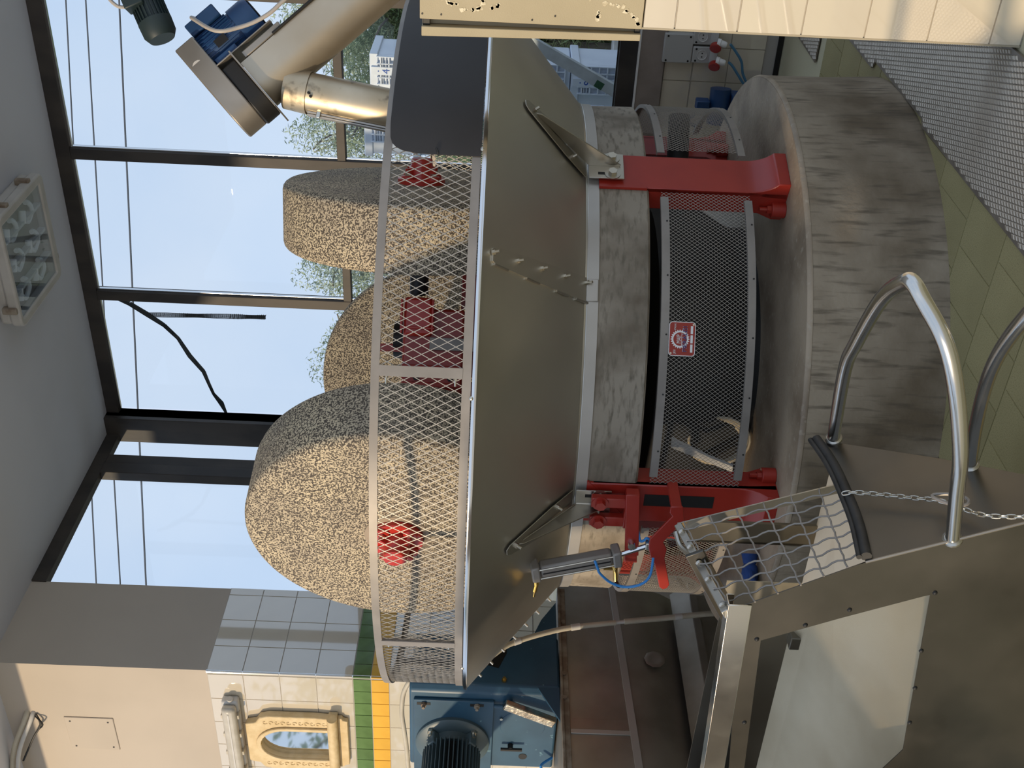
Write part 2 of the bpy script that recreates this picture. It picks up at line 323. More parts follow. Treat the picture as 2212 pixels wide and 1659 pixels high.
build('trim_2', B().bb((-2.15, YB - .034, .820), (4.6, YB + .02, .830)), 'white', kind='structure', smooth=False)
build('baseboard_back', B().bb((-2.1, YB - .012, 0), (4.6, YB, .028)), 'iron', kind='structure', smooth=False)
# back window
w1 = build('window_1', B().bb((-2.02, YB - .01, 4.237), (4.6, YB + .06, ZC)).bb((-2.02, YB - .01, .826), (4.6, YB + .06, .936)), 'alu', kind='structure', bevel=.003)
build('frame_bead', B().bb((-2.02, YB + .012, 4.226), (4.6, YB + .03, 4.238)).bb((-2.02, YB + .012, .935), (4.6, YB + .03, .946)), 'chrome', w1, smooth=False)
MX = [-1.057, -.060, .95, 1.95, 2.95]
for x in MX:
    m = build('mullion', B().bb((x - .035, YB - .012, .936), (x + .035, YB + .06, 4.237)), 'alu', w1, bevel=.004)
    build('glazing_bead', B().bb((x + .033, YB + .008, .94), (x + .045, YB + .03, 4.235)), 'chrome', m, smooth=False)
ED = [-2.02] + MX + [4.5]
for i in range(6):
    a, b_ = ED[i] + .035, ED[i + 1] - .035
    if i < 4: build('transom', B().bb((a, YB - .011, 2.548), (b_, YB + .06, 2.600)), 'alu', w1, bevel=.003)
    build('pane', B().bb((a, YB + .018, .936), (b_, YB + .024, 2.548)), 'glass', w1, smooth=False)
    build('pane', B().bb((a, YB + .018, 2.600), (b_, YB + .024, 4.237)), 'glass', w1, smooth=False)
# corner post and side window
w2 = build('window_2', B().bb((XL - .05, .525, 4.238), (XL + .012, 2.0, ZC)).bb((XL - .05, .525, .83), (XL + .012, 2.0, .94)), 'alu', kind='structure', bevel=.003)
build('corner_post', B().bb((XL - .05, 1.995, .83), (-2.018, YB + .05, ZC)).bb((-2.09, YB - .05, .83), (-2.018, YB + .05, ZC)), 'alu', w2, bevel=.004)
build('mullion', B().bb((XL - .05, 1.672, .94), (XL + .014, 1.768, 4.238)), 'alu', w2, bevel=.004)
build('mullion', B().bb((XL - .05, 1.562, .94), (XL + .022, 1.668, 4.238)), 'alu', w2, bevel=.004)
build('pane', B().bb((XL - .03, .525, .94), (XL - .024, 1.562, 4.238)), 'glass', w2, smooth=False)
build('pane', B().bb((XL - .03, 1.768, .94), (XL - .024, 1.998, 4.238)), 'glass', w2, smooth=False)
# pillar block and cream wall
wl = build('wall_left', B().prism([(-7, YW, -.05), (XL, YW, -.05), (XL, .53, -.05), (-2.50, .53, -.05), (-2.50, YW + .30, -.05), (-7, YW + .30, -.05)], (0, 0, ZC + .05)).bb((XL - .3, .53, -.05), (XL, YB + .2, .83)), 'plaster', kind='structure', smooth=False)
tl = Tiler(wl); ZR = [3.121, 2.921, 2.716, 2.511, 2.305]
def rows(axis, pos, edges, depth_out):
    for a, b_ in zip(edges[:-1], edges[1:]):
        for z1, z0 in zip(ZR[:-1], ZR[1:]):
            c = ((a + b_) / 2, pos, (z1 + z0) / 2) if axis == 'y' else (pos, (a + b_) / 2, (z1 + z0) / 2)
            tl.put(abs(b_ - a), z1 - z0, 'tile', axis, c)
        for k in range(8):
            z = 2.1 - .203 * (k + .5); c = ((a + b_) / 2, pos, z) if axis == 'y' else (pos, (a + b_) / 2, z)
            tl.put(abs(b_ - a), .203, 'tile', axis, c)
        n = max(1, round(abs(b_ - a) / .1)); ww = (b_ - a) / n
        for i in range(n):
            for mt, z in (('tile_g', 2.2535), ('tile_y', 2.1515)):
                c = (a + ww * (i + .5), pos, z) if axis == 'y' else (pos, a + ww * (i + .5), z)
                tl.put(abs(ww), .102, mt, axis, c)
rows('y', YW, [XL - .022 - .203 * k for k in range(0, 8)], 1)
rows('x', XL, [-.128 + .0, .068, .270, .472, .530], 1)
build('grout_bed', B().bb((-3.9, YW - .003, .45), (XL, YW, 3.122)).bb((XL, YW, .45), (XL + .003, .53, 3.122)), 'grout', wl, smooth=False)
build('trim_3', B().cyl((XL - .001, YW - .003, .0), (XL - .001, YW - .003, 3.124), .0085, 10), 'chrome', kind='structure')
# half wall at the right with a metal cabinet on it
wr = build('wall_right', B().bb((1.728, -.868, -.02), (4.6, -.70, 1.172)), 'grout', kind='structure', smooth=False)
tl = Tiler(wr)
for i in range(4):
    for k, (z1, z0) in enumerate(zip((1.178, 1.079, .885, .686, .490, .293, .098), (1.079, .885, .686, .490, .293, .098, 0.0))):
        tl.put(.2, z1 - z0, 'tile', 'y', (1.726 + .1 + .2 * i, -.868, (z1 + z0) / 2))
build('edge_strip', B().bb((1.722, -.874, 0), (1.728, -.70, 1.18)), 'cabinet_in', wr, smooth=False)
# unseen partition, added only to keep the evening sun off the lower mill
build('sun_block_wall', B().bb((-1.15, -3.30, -.02), (-.28, -3.2, 2.16)), 'plaster', kind='structure', smooth=False)
build('ground', B().bb((-40, YB + .24, -.4), (40, 60, -.2)), 'ground', kind='structure', smooth=False)
build('yard', B().bb((-40, -40, -.4), (40, -5.2, -.02)), 'yard', kind='structure', smooth=False)  # added out of view as a pale surface bouncing light indoors
# ================================================================ MILL
pl_ = thing('concrete_plinth', 'round stained brown concrete plinth standing on the olive floor tiles', 'plinth', (0, 0, 0))
build('plinth_drum', B().lathe([(0, 0), (1.262, 0), (1.250, .20), (1.246, .478), (1.238, .492), (0, .492)], n=160), 'concrete', pl_, ang=25)
build('plinth_top', B().lathe([(.30, .488), (1.239, .488), (1.236, .4985), (1.18, .503), (1.0, .500), (.30, .500)], n=160), 'concrete_top', pl_, ang=60)
build('chipped_edge', B().lathe([(1.228, .496), (1.2475, .480), (1.2475, .488), (1.240, .4985)], n=160), 'concrete_top', pl_)

mill = thing('olive_mill', 'large olive mill with flared steel bowl, mesh guards and red legs on the plinth', 'mill', (0, 0, .5))
zb = lambda r: 1.2679 + (r - 1.0905) / 1.1747
LEG = [-19, -90, -162, 126, 54]
build('concrete_slab', B().lathe([(.25, 1.032), (1.078, 1.032), (1.086, 1.040), (1.083, 1.222), (.25, 1.222)], n=160), 'slab', mill, ang=30)
build('bowl', B().lathe([(1.0905, 1.2679), (1.537, 1.648), (1.5345, 1.651), (1.087, 1.2705)], n=180), 'steel_bowl', mill, ang=60)
build('bowl_floor', B().lathe([(.12, 1.262), (1.092, 1.262), (1.09, 1.27), (.12, 1.275)], n=96), 'steel', mill)
build('bowl_rim', B().lathe([(1.533, 1.645), (1.541, 1.645), (1.543, 1.653), (1.541, 1.660), (1.530, 1.660)], n=180), 'chrome', mill)
build('bowl_band', B().lathe([(1.05, 1.221), (1.089, 1.221), (1.0905, 1.2685), (1.05, 1.2685)], n=160), 'band', mill, ang=30)
build('weld_bead', B().lathe([(1.087, 1.264), (1.0945, 1.266), (1.0955, 1.272), (1.09, 1.274)], n=160), 'steel', mill)
# lap plate over the seam of the bowl
def conept(r, a, off=0.0): return pol(r + off * .648, a, zb(r) - off * .761)
def strip(r, s):   # s 0..1 across
    a0 = -45.4 + (1.478 - r) / .36 * 1.0; a1 = -47.7 - (1.478 - r) / .36 * 1.3
    return a0 + (a1 - a0) * s
R_ = [1.497, 1.485, 1.40, 1.30, 1.20, 1.115, 1.095]
vs_, fs_ = [], []
for i, r in enumerate(R_):
    for j in range(6):
        s = j / 5
        if i == 0: s = .12 + s * .76
        for off in (.0005, .0060): vs_.append(conept(r, strip(r, s), off))
nr, nc = len(R_), 6
idx = lambda i, j, k: (i * nc + j) * 2 + k
for i in range(nr - 1):
    for j in range(nc - 1):
        for k in (0, 1): fs_.append((idx(i, j, k), idx(i, j + 1, k), idx(i + 1, j + 1, k), idx(i + 1, j, k)))
for i in range(nr - 1):
    for j in (0, nc - 1): fs_.append((idx(i, j, 0), idx(i + 1, j, 0), idx(i + 1, j, 1), idx(i, j, 1)))
for j in range(nc - 1):
    for i in (0, nr - 1): fs_.append((idx(i, j, 0), idx(i, j + 1, 0), idx(i, j + 1, 1), idx(i, j, 1)))
lap = build('lap_plate', B().add(vs_, fs_), 'steel_lap', mill)
build('lap_tab', B().lathe([(1.0885, 1.220), (1.095, 1.222), (1.097, 1.268), (1.0885, 1.270)], a0=-48.9, a1=-44.5, n=6), 'band', lap, bevel=.003)
for r, a in ((1.493, -46.2), (1.395, -46.12), (1.293, -45.84), (1.192, -45.67), (1.092, -45.3)):
    nrm = V((.648 * cos(radians(a)), .648 * sin(radians(a)), -.761))
    p = conept(r, a, .004); q = B().cyl(p, p + nrm * .002, .013, 14).hexbolt(p + nrm * .002, nrm, .009, .008, .016); build('bolt', q, 'bolt', lap)
for k, r in enumerate((1.46, 1.33, 1.20, 1.11)):
    a = strip(r, 1.0) ; build('weld_tack', B().tube([conept(r + .03, strip(r + .03, 1.02), .004), conept(r, strip(r, 1.03), .005), conept(r - .025, strip(r - .025, 1.02), .004)], .005, 6), 'steel', lap)
a = -139
for k in range(7):          # seam bolts on the far flank
    r = 1.14 + .058 * k; nrm = V((.648 * cos(radians(a)), .648 * sin(radians(a)), -.761)); p = conept(r, a - .9 * k * .3, .001)
    build('bolt', B().hexbolt(p, nrm, .010, .009, .018), 'bolt', mill)
# legs: boxed red castings with a curved foot
def leg(az_):
    a = radians(az_); er, et = V((cos(a), sin(a), 0)), V((-sin(a), cos(a), 0)); P = lambda r, t, z: er * r + et * t + V((0, 0, z))
    b = B(); hw = .089
    prof = [(1.092, 1.222), (1.092, .66), (1.094, .63), (1.101, .60), (1.113, .575), (1.128, .556), (1.138, .548), (1.138, .5005), (1.06, .5005), (1.068, .60), (1.068, 1.222)]
    b.prism([P(r, -hw, z) for r, z in prof], et * 2 * hw)
    L = build('leg', b, 'red', mill, bevel=.004)
    for s in (-1, 1):
        q = B().prism([P(1.09, s * hw, 1.20), P(1.09, s * hw, .5005), P(.955, s * hw, .5005), P(.955, s * hw, .54), P(.985, s * hw, .60), P(.985, s * hw, 1.03), P(1.06, s * hw, 1.03), P(1.06, s * hw, 1.20)], et * (-s * .018))
        build('leg_flange', q, 'red', L, bevel=.003)
        build('foot_boss', B().cyl(P(1.02, s * (hw + .012), .5005), P(1.02, s * (hw + .012), .555), .032, 14), 'red', L, bevel=.003)
        build('anchor_bolt', B().hexbolt(P(1.02, s * (hw + .012), .555), (0, 0, 1), .017, .016, .028), 'red', L)
    build('top_lip', B().prism([P(1.0945, -hw - .006, 1.222), P(1.0945, hw + .006, 1.222), P(1.0945, hw + .006, 1.215), P(1.0945, -hw - .006, 1.04), ], er * -.012), 'red', L)
    return L, P
LP = [leg(a) for a in LEG]
# angled brackets tying bowl and legs
def bracket(az_, mat='steel'):
    a = radians(az_); er, et = V((cos(a), sin(a), 0)), V((-sin(a), cos(a), 0)); P = lambda r, t, z: er * r + et * t + V((0, 0, z))
    hw = .068; dz = V((.648 * cos(a), .648 * sin(a), -.761))
    g = B(); out = [(1.372, -.024), (1.389, -.012), (1.392, .012), (1.378, .026), (1.20, .060), (1.105, hw), (1.105, -hw), (1.20, -.060)]
    g.prism([P(r, t, zb(r)) + dz * .006 for r, t in out], dz * .004)
    br = build('bracket', g, mat, mill, bevel=.0012)
    build('bracket_plate', B().prism([P(1.1065, -hw, 1.262), P(1.1065, hw, 1.262), P(1.1065, hw, 1.128), P(1.1065, -hw, 1.128)], er * .006), mat, br, bevel=.001)
    build('bracket_rib', B().prism([P(1.112, -.003, 1.262), P(1.112, -.003, 1.145), P(1.120, -.003, 1.140), P(1.325, -.003, zb(1.325) - .040), P(1.345, -.003, zb(1.345) - .030), P(1.350, -.003, zb(1.350) - .010)], et * .006), mat, br, bevel=.001)
    build('weld_bead', B().tube([P(1.114, .005, 1.258), P(1.114, .005, 1.148)], .005, 6).tube([P(1.118, .005, 1.262), P(1.33, .005, zb(1.33) - .012)], .003, 6), 'steel', br)
    for t in (-.043, .043):
        build('washer', B().cyl(P(1.1125, t, 1.172), P(1.116, t, 1.172), .030, 20), mat, br)
        build('bolt', B().hexbolt(P(1.116, t, 1.172), er, .017, .014), 'bolt' if mat == 'steel' else mat, br)
        build('slot', B().box(P(1.1128, t, 1.214), (.001, .014, .026), (er, et, (0, 0, 1))), 'iron', br)
    for r, t in ((1.352, .004), (1.175, .040), (1.175, -.040)):
        p = P(r, t, zb(r)) + dz * .010; build('bolt', B().hexbolt(p, dz, .010, .009, .016), 'bolt', br)
for i in (0, 1, 2, 4): bracket(LEG[i])
# upper guard: two rings, posts, expanded mesh
def ring(nm, r, z0, z1, t=.004, par=None, lip=.018, top=True):
    zl = z1 if top else z0; s = -1 if top else 1
    return build(nm, B().lathe([(r, z0), (r, z1), (r - t, z1), (r - t, z0)], n=180).lathe([(r - t, zl), (r - lip, zl), (r - lip, zl + s * t), (r - t, zl + s * t)], n=180), 'galv', par or mill, ang=30)
ring('guard_rail', 1.525, 1.962, 1.990, lip=.026); ring('guard_rail', 1.525, 1.664, 1.693, lip=.026, top=False)
for a0 in (-61.6, -105.4, -150, 165, 120, 75):
    q = B(); da = .66; q.lathe([(1.527, 1.692), (1.527, 1.964), (1.523, 1.964), (1.523, 1.692)], a0=a0 - da, a1=a0 + da, n=2)
    q.prism([pol(1.523, a0 - da, 1.692), pol(1.523, a0 - da, 1.964), pol(1.497, a0 - da, 1.964), pol(1.497, a0 - da, 1.692)], pol(1, a0 + 90, 0) * .004)
    p = build('guard_post', q, 'galv', mill, ang=30)
    for z in (1.715, 1.94): build('bolt', B().hexbolt(pol(1.517, a0 - da, z), pol(1, a0 - 90, 0), .007, .006, .02), 'bolt', p)
def strand_mesh(q, r, a0, a1, z0, z1, dc, dzz, wd, th):
    n = int(round(abs(radians(a1 - a0)) * r / dc)); da = (a1 - a0) / n; m = int(round((z1 - z0) / dzz)); h = (z1 - z0) / m
    def st(A, Bz):
        (a_, za), (b_, z_b) = A, Bz
        p, s = pol(r, a_, za), pol(r, b_, z_b); d = (s - p).normalized(); nr_ = pol(1, (a_ + b_) / 2, 0); x = d.cross(nr_).normalized() * (wd / 2); y = nr_ * (th / 2)
        o = len(q.v); q.v += [p + x + y, p - x + y, p - x - y, p + x - y, s + x + y, s - x + y, s - x - y, s + x - y]
        q.f += [(o, o + 1, o + 5, o + 4), (o + 1, o + 2, o + 6, o + 5), (o + 2, o + 3, o + 7, o + 6), (o + 3, o, o + 4, o + 7)]
    k = .06 * dzz                                             # short knuckles where strands meet
    for i in range(n):
        for j in range(m):
            A = a0 + da * i; z = z0 + h * j
            st((A, z), (A + da / 2, z + h / 2)); st((A + da / 2, z + h / 2), (A + da, z)); st((A, z + h), (A + da / 2, z + h / 2)); st((A + da / 2, z + h / 2), (A + da, z + h))
gm = B(); strand_mesh(gm, 1.517, -200, 150, 1.690, 1.966, .0285, .0613, .0023, .0020)
build('guard_mesh', gm, 'mesh', mill, smooth=False, kind='stuff', recalc=False)
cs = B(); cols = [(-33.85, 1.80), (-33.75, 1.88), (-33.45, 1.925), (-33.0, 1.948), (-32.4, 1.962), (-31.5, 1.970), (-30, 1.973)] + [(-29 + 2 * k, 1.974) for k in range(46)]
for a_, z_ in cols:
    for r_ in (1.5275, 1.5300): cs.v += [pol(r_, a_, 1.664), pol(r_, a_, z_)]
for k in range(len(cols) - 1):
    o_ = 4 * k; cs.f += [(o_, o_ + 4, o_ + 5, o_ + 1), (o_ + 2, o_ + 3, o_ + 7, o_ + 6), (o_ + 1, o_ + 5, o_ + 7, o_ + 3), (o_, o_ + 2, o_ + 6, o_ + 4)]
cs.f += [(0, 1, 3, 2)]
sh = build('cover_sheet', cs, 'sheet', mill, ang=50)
build('cable_tie', B().tube([pol(1.531, -32.9, 1.815), pol(1.533, -33.6, 1.808), pol(1.525, -34.0, 1.806)], .003, 6), 'black', sh)
for a0, z in ((-64.5, 1.660), (-112, 1.662), (-33, 1.66), (-140, 1.66)): build('rim_bolt', B().rev([(0, .008), (.004, .0075), (.007, .004), (.008, .0005)], pol(1.537, a0, z), pol(1, a0, 0), 12), 'bolt', mill)
# lower mesh guards between the legs
def lower_guard(a0, a1, m0, m1):
    for z0, z1 in ((.962, .992), (.646, .675)):
        g = build('guard_band', B().lathe([(1.1005, z0), (1.1005, z1), (1.097, z1), (1.097, z0)], a0=a0, a1=a1, n=40).lathe([(1.097, z1), (1.085, z1), (1.085, z1 - .003), (1.097, z1 - .003)], a0=a0, a1=a1, n=40), 'galv', mill, ang=30)
        for k in range(5):
            a = a0 + (a1 - a0) * (k + .5) / 5; build('rivet', B().cyl(pol(1.1004, a, (z0 + z1) / 2 - .006), pol(1.1022, a, (z0 + z1) / 2 - .006), .0035, 8), 'iron', g)
    q = B(); strand_mesh(q, 1.0945, m0, m1, .652, .988, .0148, .0200, .0012, .0011)
    return build('lower_mesh', q, 'mesh', mill, smooth=False, kind='stuff', recalc=False)
lower_guard(-26.0, -83.2, -24.6, -84.8); lower_guard(47, -13.2, 48, -12); lower_guard(-96.5, -156, -96.5, -156)
# maker's plate
er, et = pol(1, -55.35, 0), pol(1, 34.65, 0); zz = V((0, 0, 1)); pc = er * 1.1035 + V((0, 0, .9135))
def rrect(c, w_, h_, r, x, y, n=5):
    pts = []
    for cx, cy, a0 in ((w_ / 2 - r, h_ / 2 - r, 0), (-w_ / 2 + r, h_ / 2 - r, 90), (-w_ / 2 + r, -h_ / 2 + r, 180), (w_ / 2 - r, -h_ / 2 + r, 270)):
        pts += [c + x * (cx + r * cos(radians(a0 + 90 * i / n))) + y * (cy + r * sin(radians(a0 + 90 * i / n))) for i in range(n + 1)]
    return pts
npl = build('nameplate', B().prism(rrect(pc, .1245, .0965, .012, et, zz), er * .0016), 'white', mill, label='small red enamel nameplate with white lettering')
build('plate_field', B().prism(rrect(pc + er * .0016, .1195, .0915, .010, et, zz), er * .0004), 'red', npl)
gc = pc + et * -.001 + zz * .0075 + er * .0021
gp = []
for i in range(96):
    t = 2 * pi * i / 96; rr = .0345 if (i % 4) in (0, 1) else .0298; gp.append(gc + et * (rr * cos(t)) + zz * (rr * sin(t)))
hp = [gc + et * (.0245 * cos(2 * pi * i / 96)) + zz * (.0245 * sin(2 * pi * i / 96)) for i in range(96)]
build('gear_emblem', B().plate(gp, hp, er * .0004), 'white', npl)
build('emblem_bar', B().box(gc + zz * -.006, (.046, .0016, .0004), (et, zz, er)), 'white', npl)
f1 = pc + er * .0030
text('lettering', 'MAIP', .0235, f1 + zz * .0115 + et * -.001, et, zz, 'white', npl, sx=.62)
text('lettering', 'JESI', .0115, f1 + zz * .0265 + et * -.047, et, zz, 'white', npl, sx=.85)
text('lettering', '(ITALIA)', .0090, f1 + zz * .0265 + et * .043, et, zz, 'white', npl, sx=.75)
text('lettering', 'PIERALISI', .0235, f1 + zz * -.0105 + er * .0004, et, zz, 'white', npl, sx=1.02)
text('lettering', 'PIERALISI', .0208, f1 + zz * -.0105 + er * .0016, et, zz, 'navy', npl, sx=1.15, ext=.0003)
for k in (-1, 0, 1): build('blank_field', B().box(pc + er * .0024 + zz * -.0345 + et * (k * .0335), (.029, .0085, .0006), (et, zz, er)), 'white', npl)
for x, y in ((-.053, .040), (.053, -.040)): build('screw', B().cyl(pc + et * x + zz * y + er * .0016, pc + et * x + zz * y + er * .0035, .0038, 10), 'bolt', npl)
# actuator bracket welded to the leg at -90 deg
ab = build('actuator_bracket', B().bb((.018, -1.150, 1.030), (.062, -1.118, 1.205)).bb((-.072, -1.150, 1.030), (-.028, -1.118, 1.205)).bb((-.072, -1.16, 1.028), (.095, -1.118, 1.078)), 'red', mill, bevel=.004)
build('bracket_arm', B().prism([(.092, -1.150, 1.082), (.092, -1.150, 1.030), (-.150, -1.215, 1.014), (-.150, -1.215, 1.066)], (.004, -.012, 0)), 'red', ab, bevel=.003)
build('bracket_arm', B().prism([(.060, -1.135, 1.078), (.060, -1.135, 1.030), (-.205, -1.195, 1.012), (-.205, -1.195, 1.060)], (.003, -.010, 0)), 'red', ab, bevel=.003)
for x, z in ((.042, 1.172), (-.047, 1.172)):
    build('washer', B().cyl((x, -1.150, z), (x, -1.156, z), .031, 20), 'red', ab)
    build('bolt', B().hexbolt((x, -1.156, z), (0, -1, 0), .020, .018), 'red', ab)
build('pivot_bolt', B().cyl((-.093, -1.200, 1.046), (-.094, -1.235, 1.046), .0145, 16), 'chrome', ab)
build('leg_slot', B().bb((-.01, -1.0935, .735), (.045, -1.08, 1.0)), 'iron', LP[1][0])

# ---- millstones
def millstone(az_, ro, label):
    a = radians(az_); n, t = V((cos(a), sin(a), 0)), V((-sin(a), cos(a), 0)); zc = 1.942; Rs = .600; wd = .289
    r = thing('millstone', label, 'millstone', n * ro + V((0, 0, zc)), 'granite runner stones standing in the bowl')
    c = n * (ro - wd) + V((0, 0, zc)); cr = .034
    prof = [(0, .05)] + [(0, Rs - cr)] + [(cr * (1 - cos(radians(x))), Rs - cr + cr * sin(radians(x))) for x in (25, 45, 65, 90)] + [(wd - cr * (1 - cos(radians(x))), Rs - cr + cr * sin(radians(x))) for x in (90, 65, 45, 25, 0)] + [(wd, .115), (wd - .03, .105), (wd - .03, .05)]
    build('stone', B().rev(prof, c, n, 128), 'granite', r, ang=50)
    f = n * ro + V((0, 0, zc)); st = 'red_bright'
    build('mortar_ring', B().rev([(-.02, .132), (.003, .130), (.003, .106), (-.02, .104)], f, n, 40), 'concrete_top', r)
    hub = build('hub_flange', B().rev([(-.01, .02), (-.01, .104), (.022, .104), (.026, .100), (.026, .02)], f, n, 40), st, r)
    build('hub_nose', B().rev([(.02, .056), (.075, .053), (.082, .048), (.105, .047), (.110, .042), (.110, .0)], f, n, 28), st, hub)
    for k in range(4):
        th = radians(45 + 90 * k); d = t * cos(th) + V((0, 0, 1)) * sin(th)
        p = f + d * .078; build('hub_lobe', B().rev([(.02, .030), (.036, .029), (.040, .025), (.040, 0)], p, n, 14), st, hub)
        build('hub_bolt', B().hexbolt(p + n * .040, n, .014, .012), 'bolt', hub)
        e = d.cross(n); build('hub_rib', B().box(f + d * .062 + n * .045, (.05, .014, .05), (d, e, n)), st, hub)
    build('axle', B().cyl(c + n * .02, c - n * max(.12, ro - wd - .22), .042, 16), 'iron', r)
    return r
millstone(-103.1, 1.088, 'sunlit granite millstone nearest the camera, its flat face and red hub showing')
millstone(16.5, .718, 'granite millstone beside the steel chute, seen edge on')
millstone(131, 1.397, 'shaded granite millstone behind the red gear carriage')
# ---- central carriage that turns the stones
cg = thing('stone_carriage', 'red gear carriage in the middle of the bowl between the three millstones', 'carriage', (0, 0, 1.28))
build('column', B().cyl((0, 0, 1.275), (0, 0, 2.05), .085, 24), 'iron', cg)
rx, ry = V((.8264, .5631, 0)), V((.5631, -.8264, 0)); o = V((0, 0, 0)); Q = lambda x, y, z: rx * x + ry * y + V((0, 0, z))
hb = build('gear_case', B().box(Q(-.045, .10, 1.86), (.36, .26, .27), (rx, ry, zz)), 'red', cg, bevel=.012)
build('case_lid', B().box(Q(.095, .165, 1.93), (.17, .20, .125), (rx, ry, zz)), 'red_bright', cg, bevel=.014)
build('lid_rim', B().box(Q(.045, .272, 1.93), (.010, .020, .150), (rx, ry, zz)).box(Q(.095, .272, 2.0), (.15, .020, .010), (rx, ry, zz)).box(Q(.095, .272, 1.865), (.15, .020, .010), (rx, ry, zz)), 'red_bright', cg, bevel=.003)
build('yoke_post', B().box(Q(-.04, .06, 1.965 + .09), (.035, .03, .13), (rx, ry, zz)), 'red', cg, bevel=.004)
build('yoke_bar', B().box(Q(.06, .08, 1.70), (.44, .06, .045), (rx, ry, zz)), 'red', cg, bevel=.004)
build('yoke_arm', B().box(Q(.27, .02, 1.70), (.24, .05, .10), (rx, ry, zz)).box(Q(-.28, .02, 1.72), (.20, .05, .09), (rx, ry, zz)), 'red', cg, bevel=.004)
build('grey_bar', B().box(Q(-.02, .245, 1.765), (.055, .02, .22), (rx, ry, zz)), 'galv', cg, bevel=.002)
for x, z in ((-.17, 1.93), (-.17, 1.78), (-.20, 1.86)): build('case_bolt', B().hexbolt(Q(x, .23, z), ry, .014, .012), 'iron', cg)
build('gear_rib', B().box(Q(-.13, .237, 1.86), (.03, .03, .26), (rx, ry, zz)).box(Q(-.20, .237, 1.86), (.02, .03, .26), (rx, ry, zz)), 'red', cg, bevel=.004)
# ---- drive under the slab
ug = thing('gear_drive', 'dark iron gear drive under the slab behind the fine mesh guard', 'gearbox', (0, 0, .5))
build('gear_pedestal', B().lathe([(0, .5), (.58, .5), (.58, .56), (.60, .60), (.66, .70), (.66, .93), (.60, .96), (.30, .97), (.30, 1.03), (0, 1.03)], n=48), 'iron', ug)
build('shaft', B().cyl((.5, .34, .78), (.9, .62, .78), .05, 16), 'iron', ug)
build('red_web', B().box((-.33, -.55, .77), (.02, .52, .46), (V((.9, -.43, 0)).normalized(), V((.43, .9, 0)).normalized(), zz)), 'red', ug)
ws = B().prism([(.02, -.76, .86), (.055, -.75, .86), (-.015, -.77, .70), (-.05, -.78, .60), (-.075, -.785, .60)], (.004, .012, 0))
single('plastic_offcut', ws, 'plastic', 'pale plastic offcut leaning behind the fine mesh by a red leg', 'scrap', loc=(-.02, -.77, .60))
rc = B()
for k in range(6):
    rr = .115 + .006 * (k % 3); rc.tube([(-.06 + rr * .75 * cos(t * pi / 12) + .01 * k, -.60 - .012 * k + .25 * rr * cos(t * pi / 12), .645 + rr * sin(t * pi / 12)) for t in range(24)], .006, 6, True)
single('rope_coil', rc, 'rope', 'coil of beige rope standing behind the fine mesh on the plinth', 'rope', loc=(-.05, -.62, .52))

# ---- pneumatic cylinder, lever, hoses
pcx = thing('pneumatic_cylinder', 'grey pneumatic cylinder hung from the red bracket in front of the bowl', 'pneumatic cylinder', (-.16, -1.23, 1.06))
p0, p1 = V((-.150, -1.225, 1.098)), V((-.205, -1.265, 1.402)); d = (p1 - p0).normalized(); x = d.cross(V((0, -1, 0))).normalized(); y = d.cross(x)
build('barrel', B().box((p0 + p1) / 2, (.060, .054, (p1 - p0).length - .03), (x, y, d)), 'galv', pcx, bevel=.014)
for s in (-1, 1): build('tie_rod', B().tube([p0 + x * .022 * s - y * .028 * 1, p1 + x * .022 * s - y * .028], .0035, 6), 'bolt', pcx)
build('groove', B().box((p0 + p1) / 2 + y * .0275, (.006, .001, .26), (x, y, d)).box((p0 + p1) / 2 - y * .0275, (.006, .001, .26), (x, y, d)), 'iron', pcx, smooth=False)
for p in (p0, p1): build('end_cap', B().box(p, (.072, .066, .034), (x, y, d)), 'galv', pcx, bevel=.007)
q = p1 + V((-.055, -.02, -.008)); build('port_fitting', B().cyl(p1 + V((-.03, -.01, -.004)), q, .010, 12).cyl(q, q + V((-.028, -.008, .006)), .0075, 10).cyl(q + V((-.028, -.008, .006)), q + V((-.05, -.012, .008)), .004, 8), 'brass', pcx)
q = p0 + V((-.050, -.02, .0)); build('port_fitting', B().cyl(p0 + V((-.03, -.01, .01)), q, .011, 12).cyl(q, q + V((-.05, -.01, -.005)), .009, 10).cyl(q, q + V((.004, -.004, .045)), .006, 8), 'brass', pcx)
build('piston_rod', B().cyl(p0, (-.105, -1.214, .985), .010, 12), 'chrome', pcx)
build('clevis', B().box((-.100, -1.213, .965), (.030, .026, .055), ((1, 0, 0), (0, 1, 0), (0, 0, 1))), 'bolt', pcx, bevel=.003)
lv = [(.104, -1.222, .924), (.106, -1.222, .879), (.045, -1.222, .866), (-.068, -1.222, .930), (-.105, -1.222, .912), (-.150, -1.222, .915), (-.215, -1.222, .898), (-.285, -1.222, .880), (-.304, -1.222, .886), (-.312, -1.222, .902), (-.300, -1.222, .917), (-.225, -1.222, .937), (-.180, -1.222, .950), (-.150, -1.222, .967), (-.100, -1.222, .982), (-.056, -1.222, .982), (.060, -1.222, .912), (.075, -1.222, .924)]
gl = thing('gate_lever', 'flat red hand lever below the pneumatic cylinder, its handle hanging free', 'lever', (-.05, -1.22, .93))
build('lever_blade', B().prism(lv, (0, -.009, 0)), 'red', gl, bevel=.0025)
build('lever_tab', B().bb((.088, -1.229, .882), (.106, -1.085, .921)), 'red', gl, bevel=.002)
single('air_hose', B().tube(smooth_path([(-.123, -1.285, 1.185), (-.150, -1.30, 1.172), (-.176, -1.30, 1.160), (-.219, -1.30, 1.116), (-.238, -1.30, 1.058), (-.220, -1.30, 1.002), (-.183, -1.29, .972), (-.130, -1.25, .962)]), .0052, 8), 'bluehose', 'thin blue air hose looping under the pneumatic cylinder', 'hose', loc=(-.2, -1.29, 1.06))
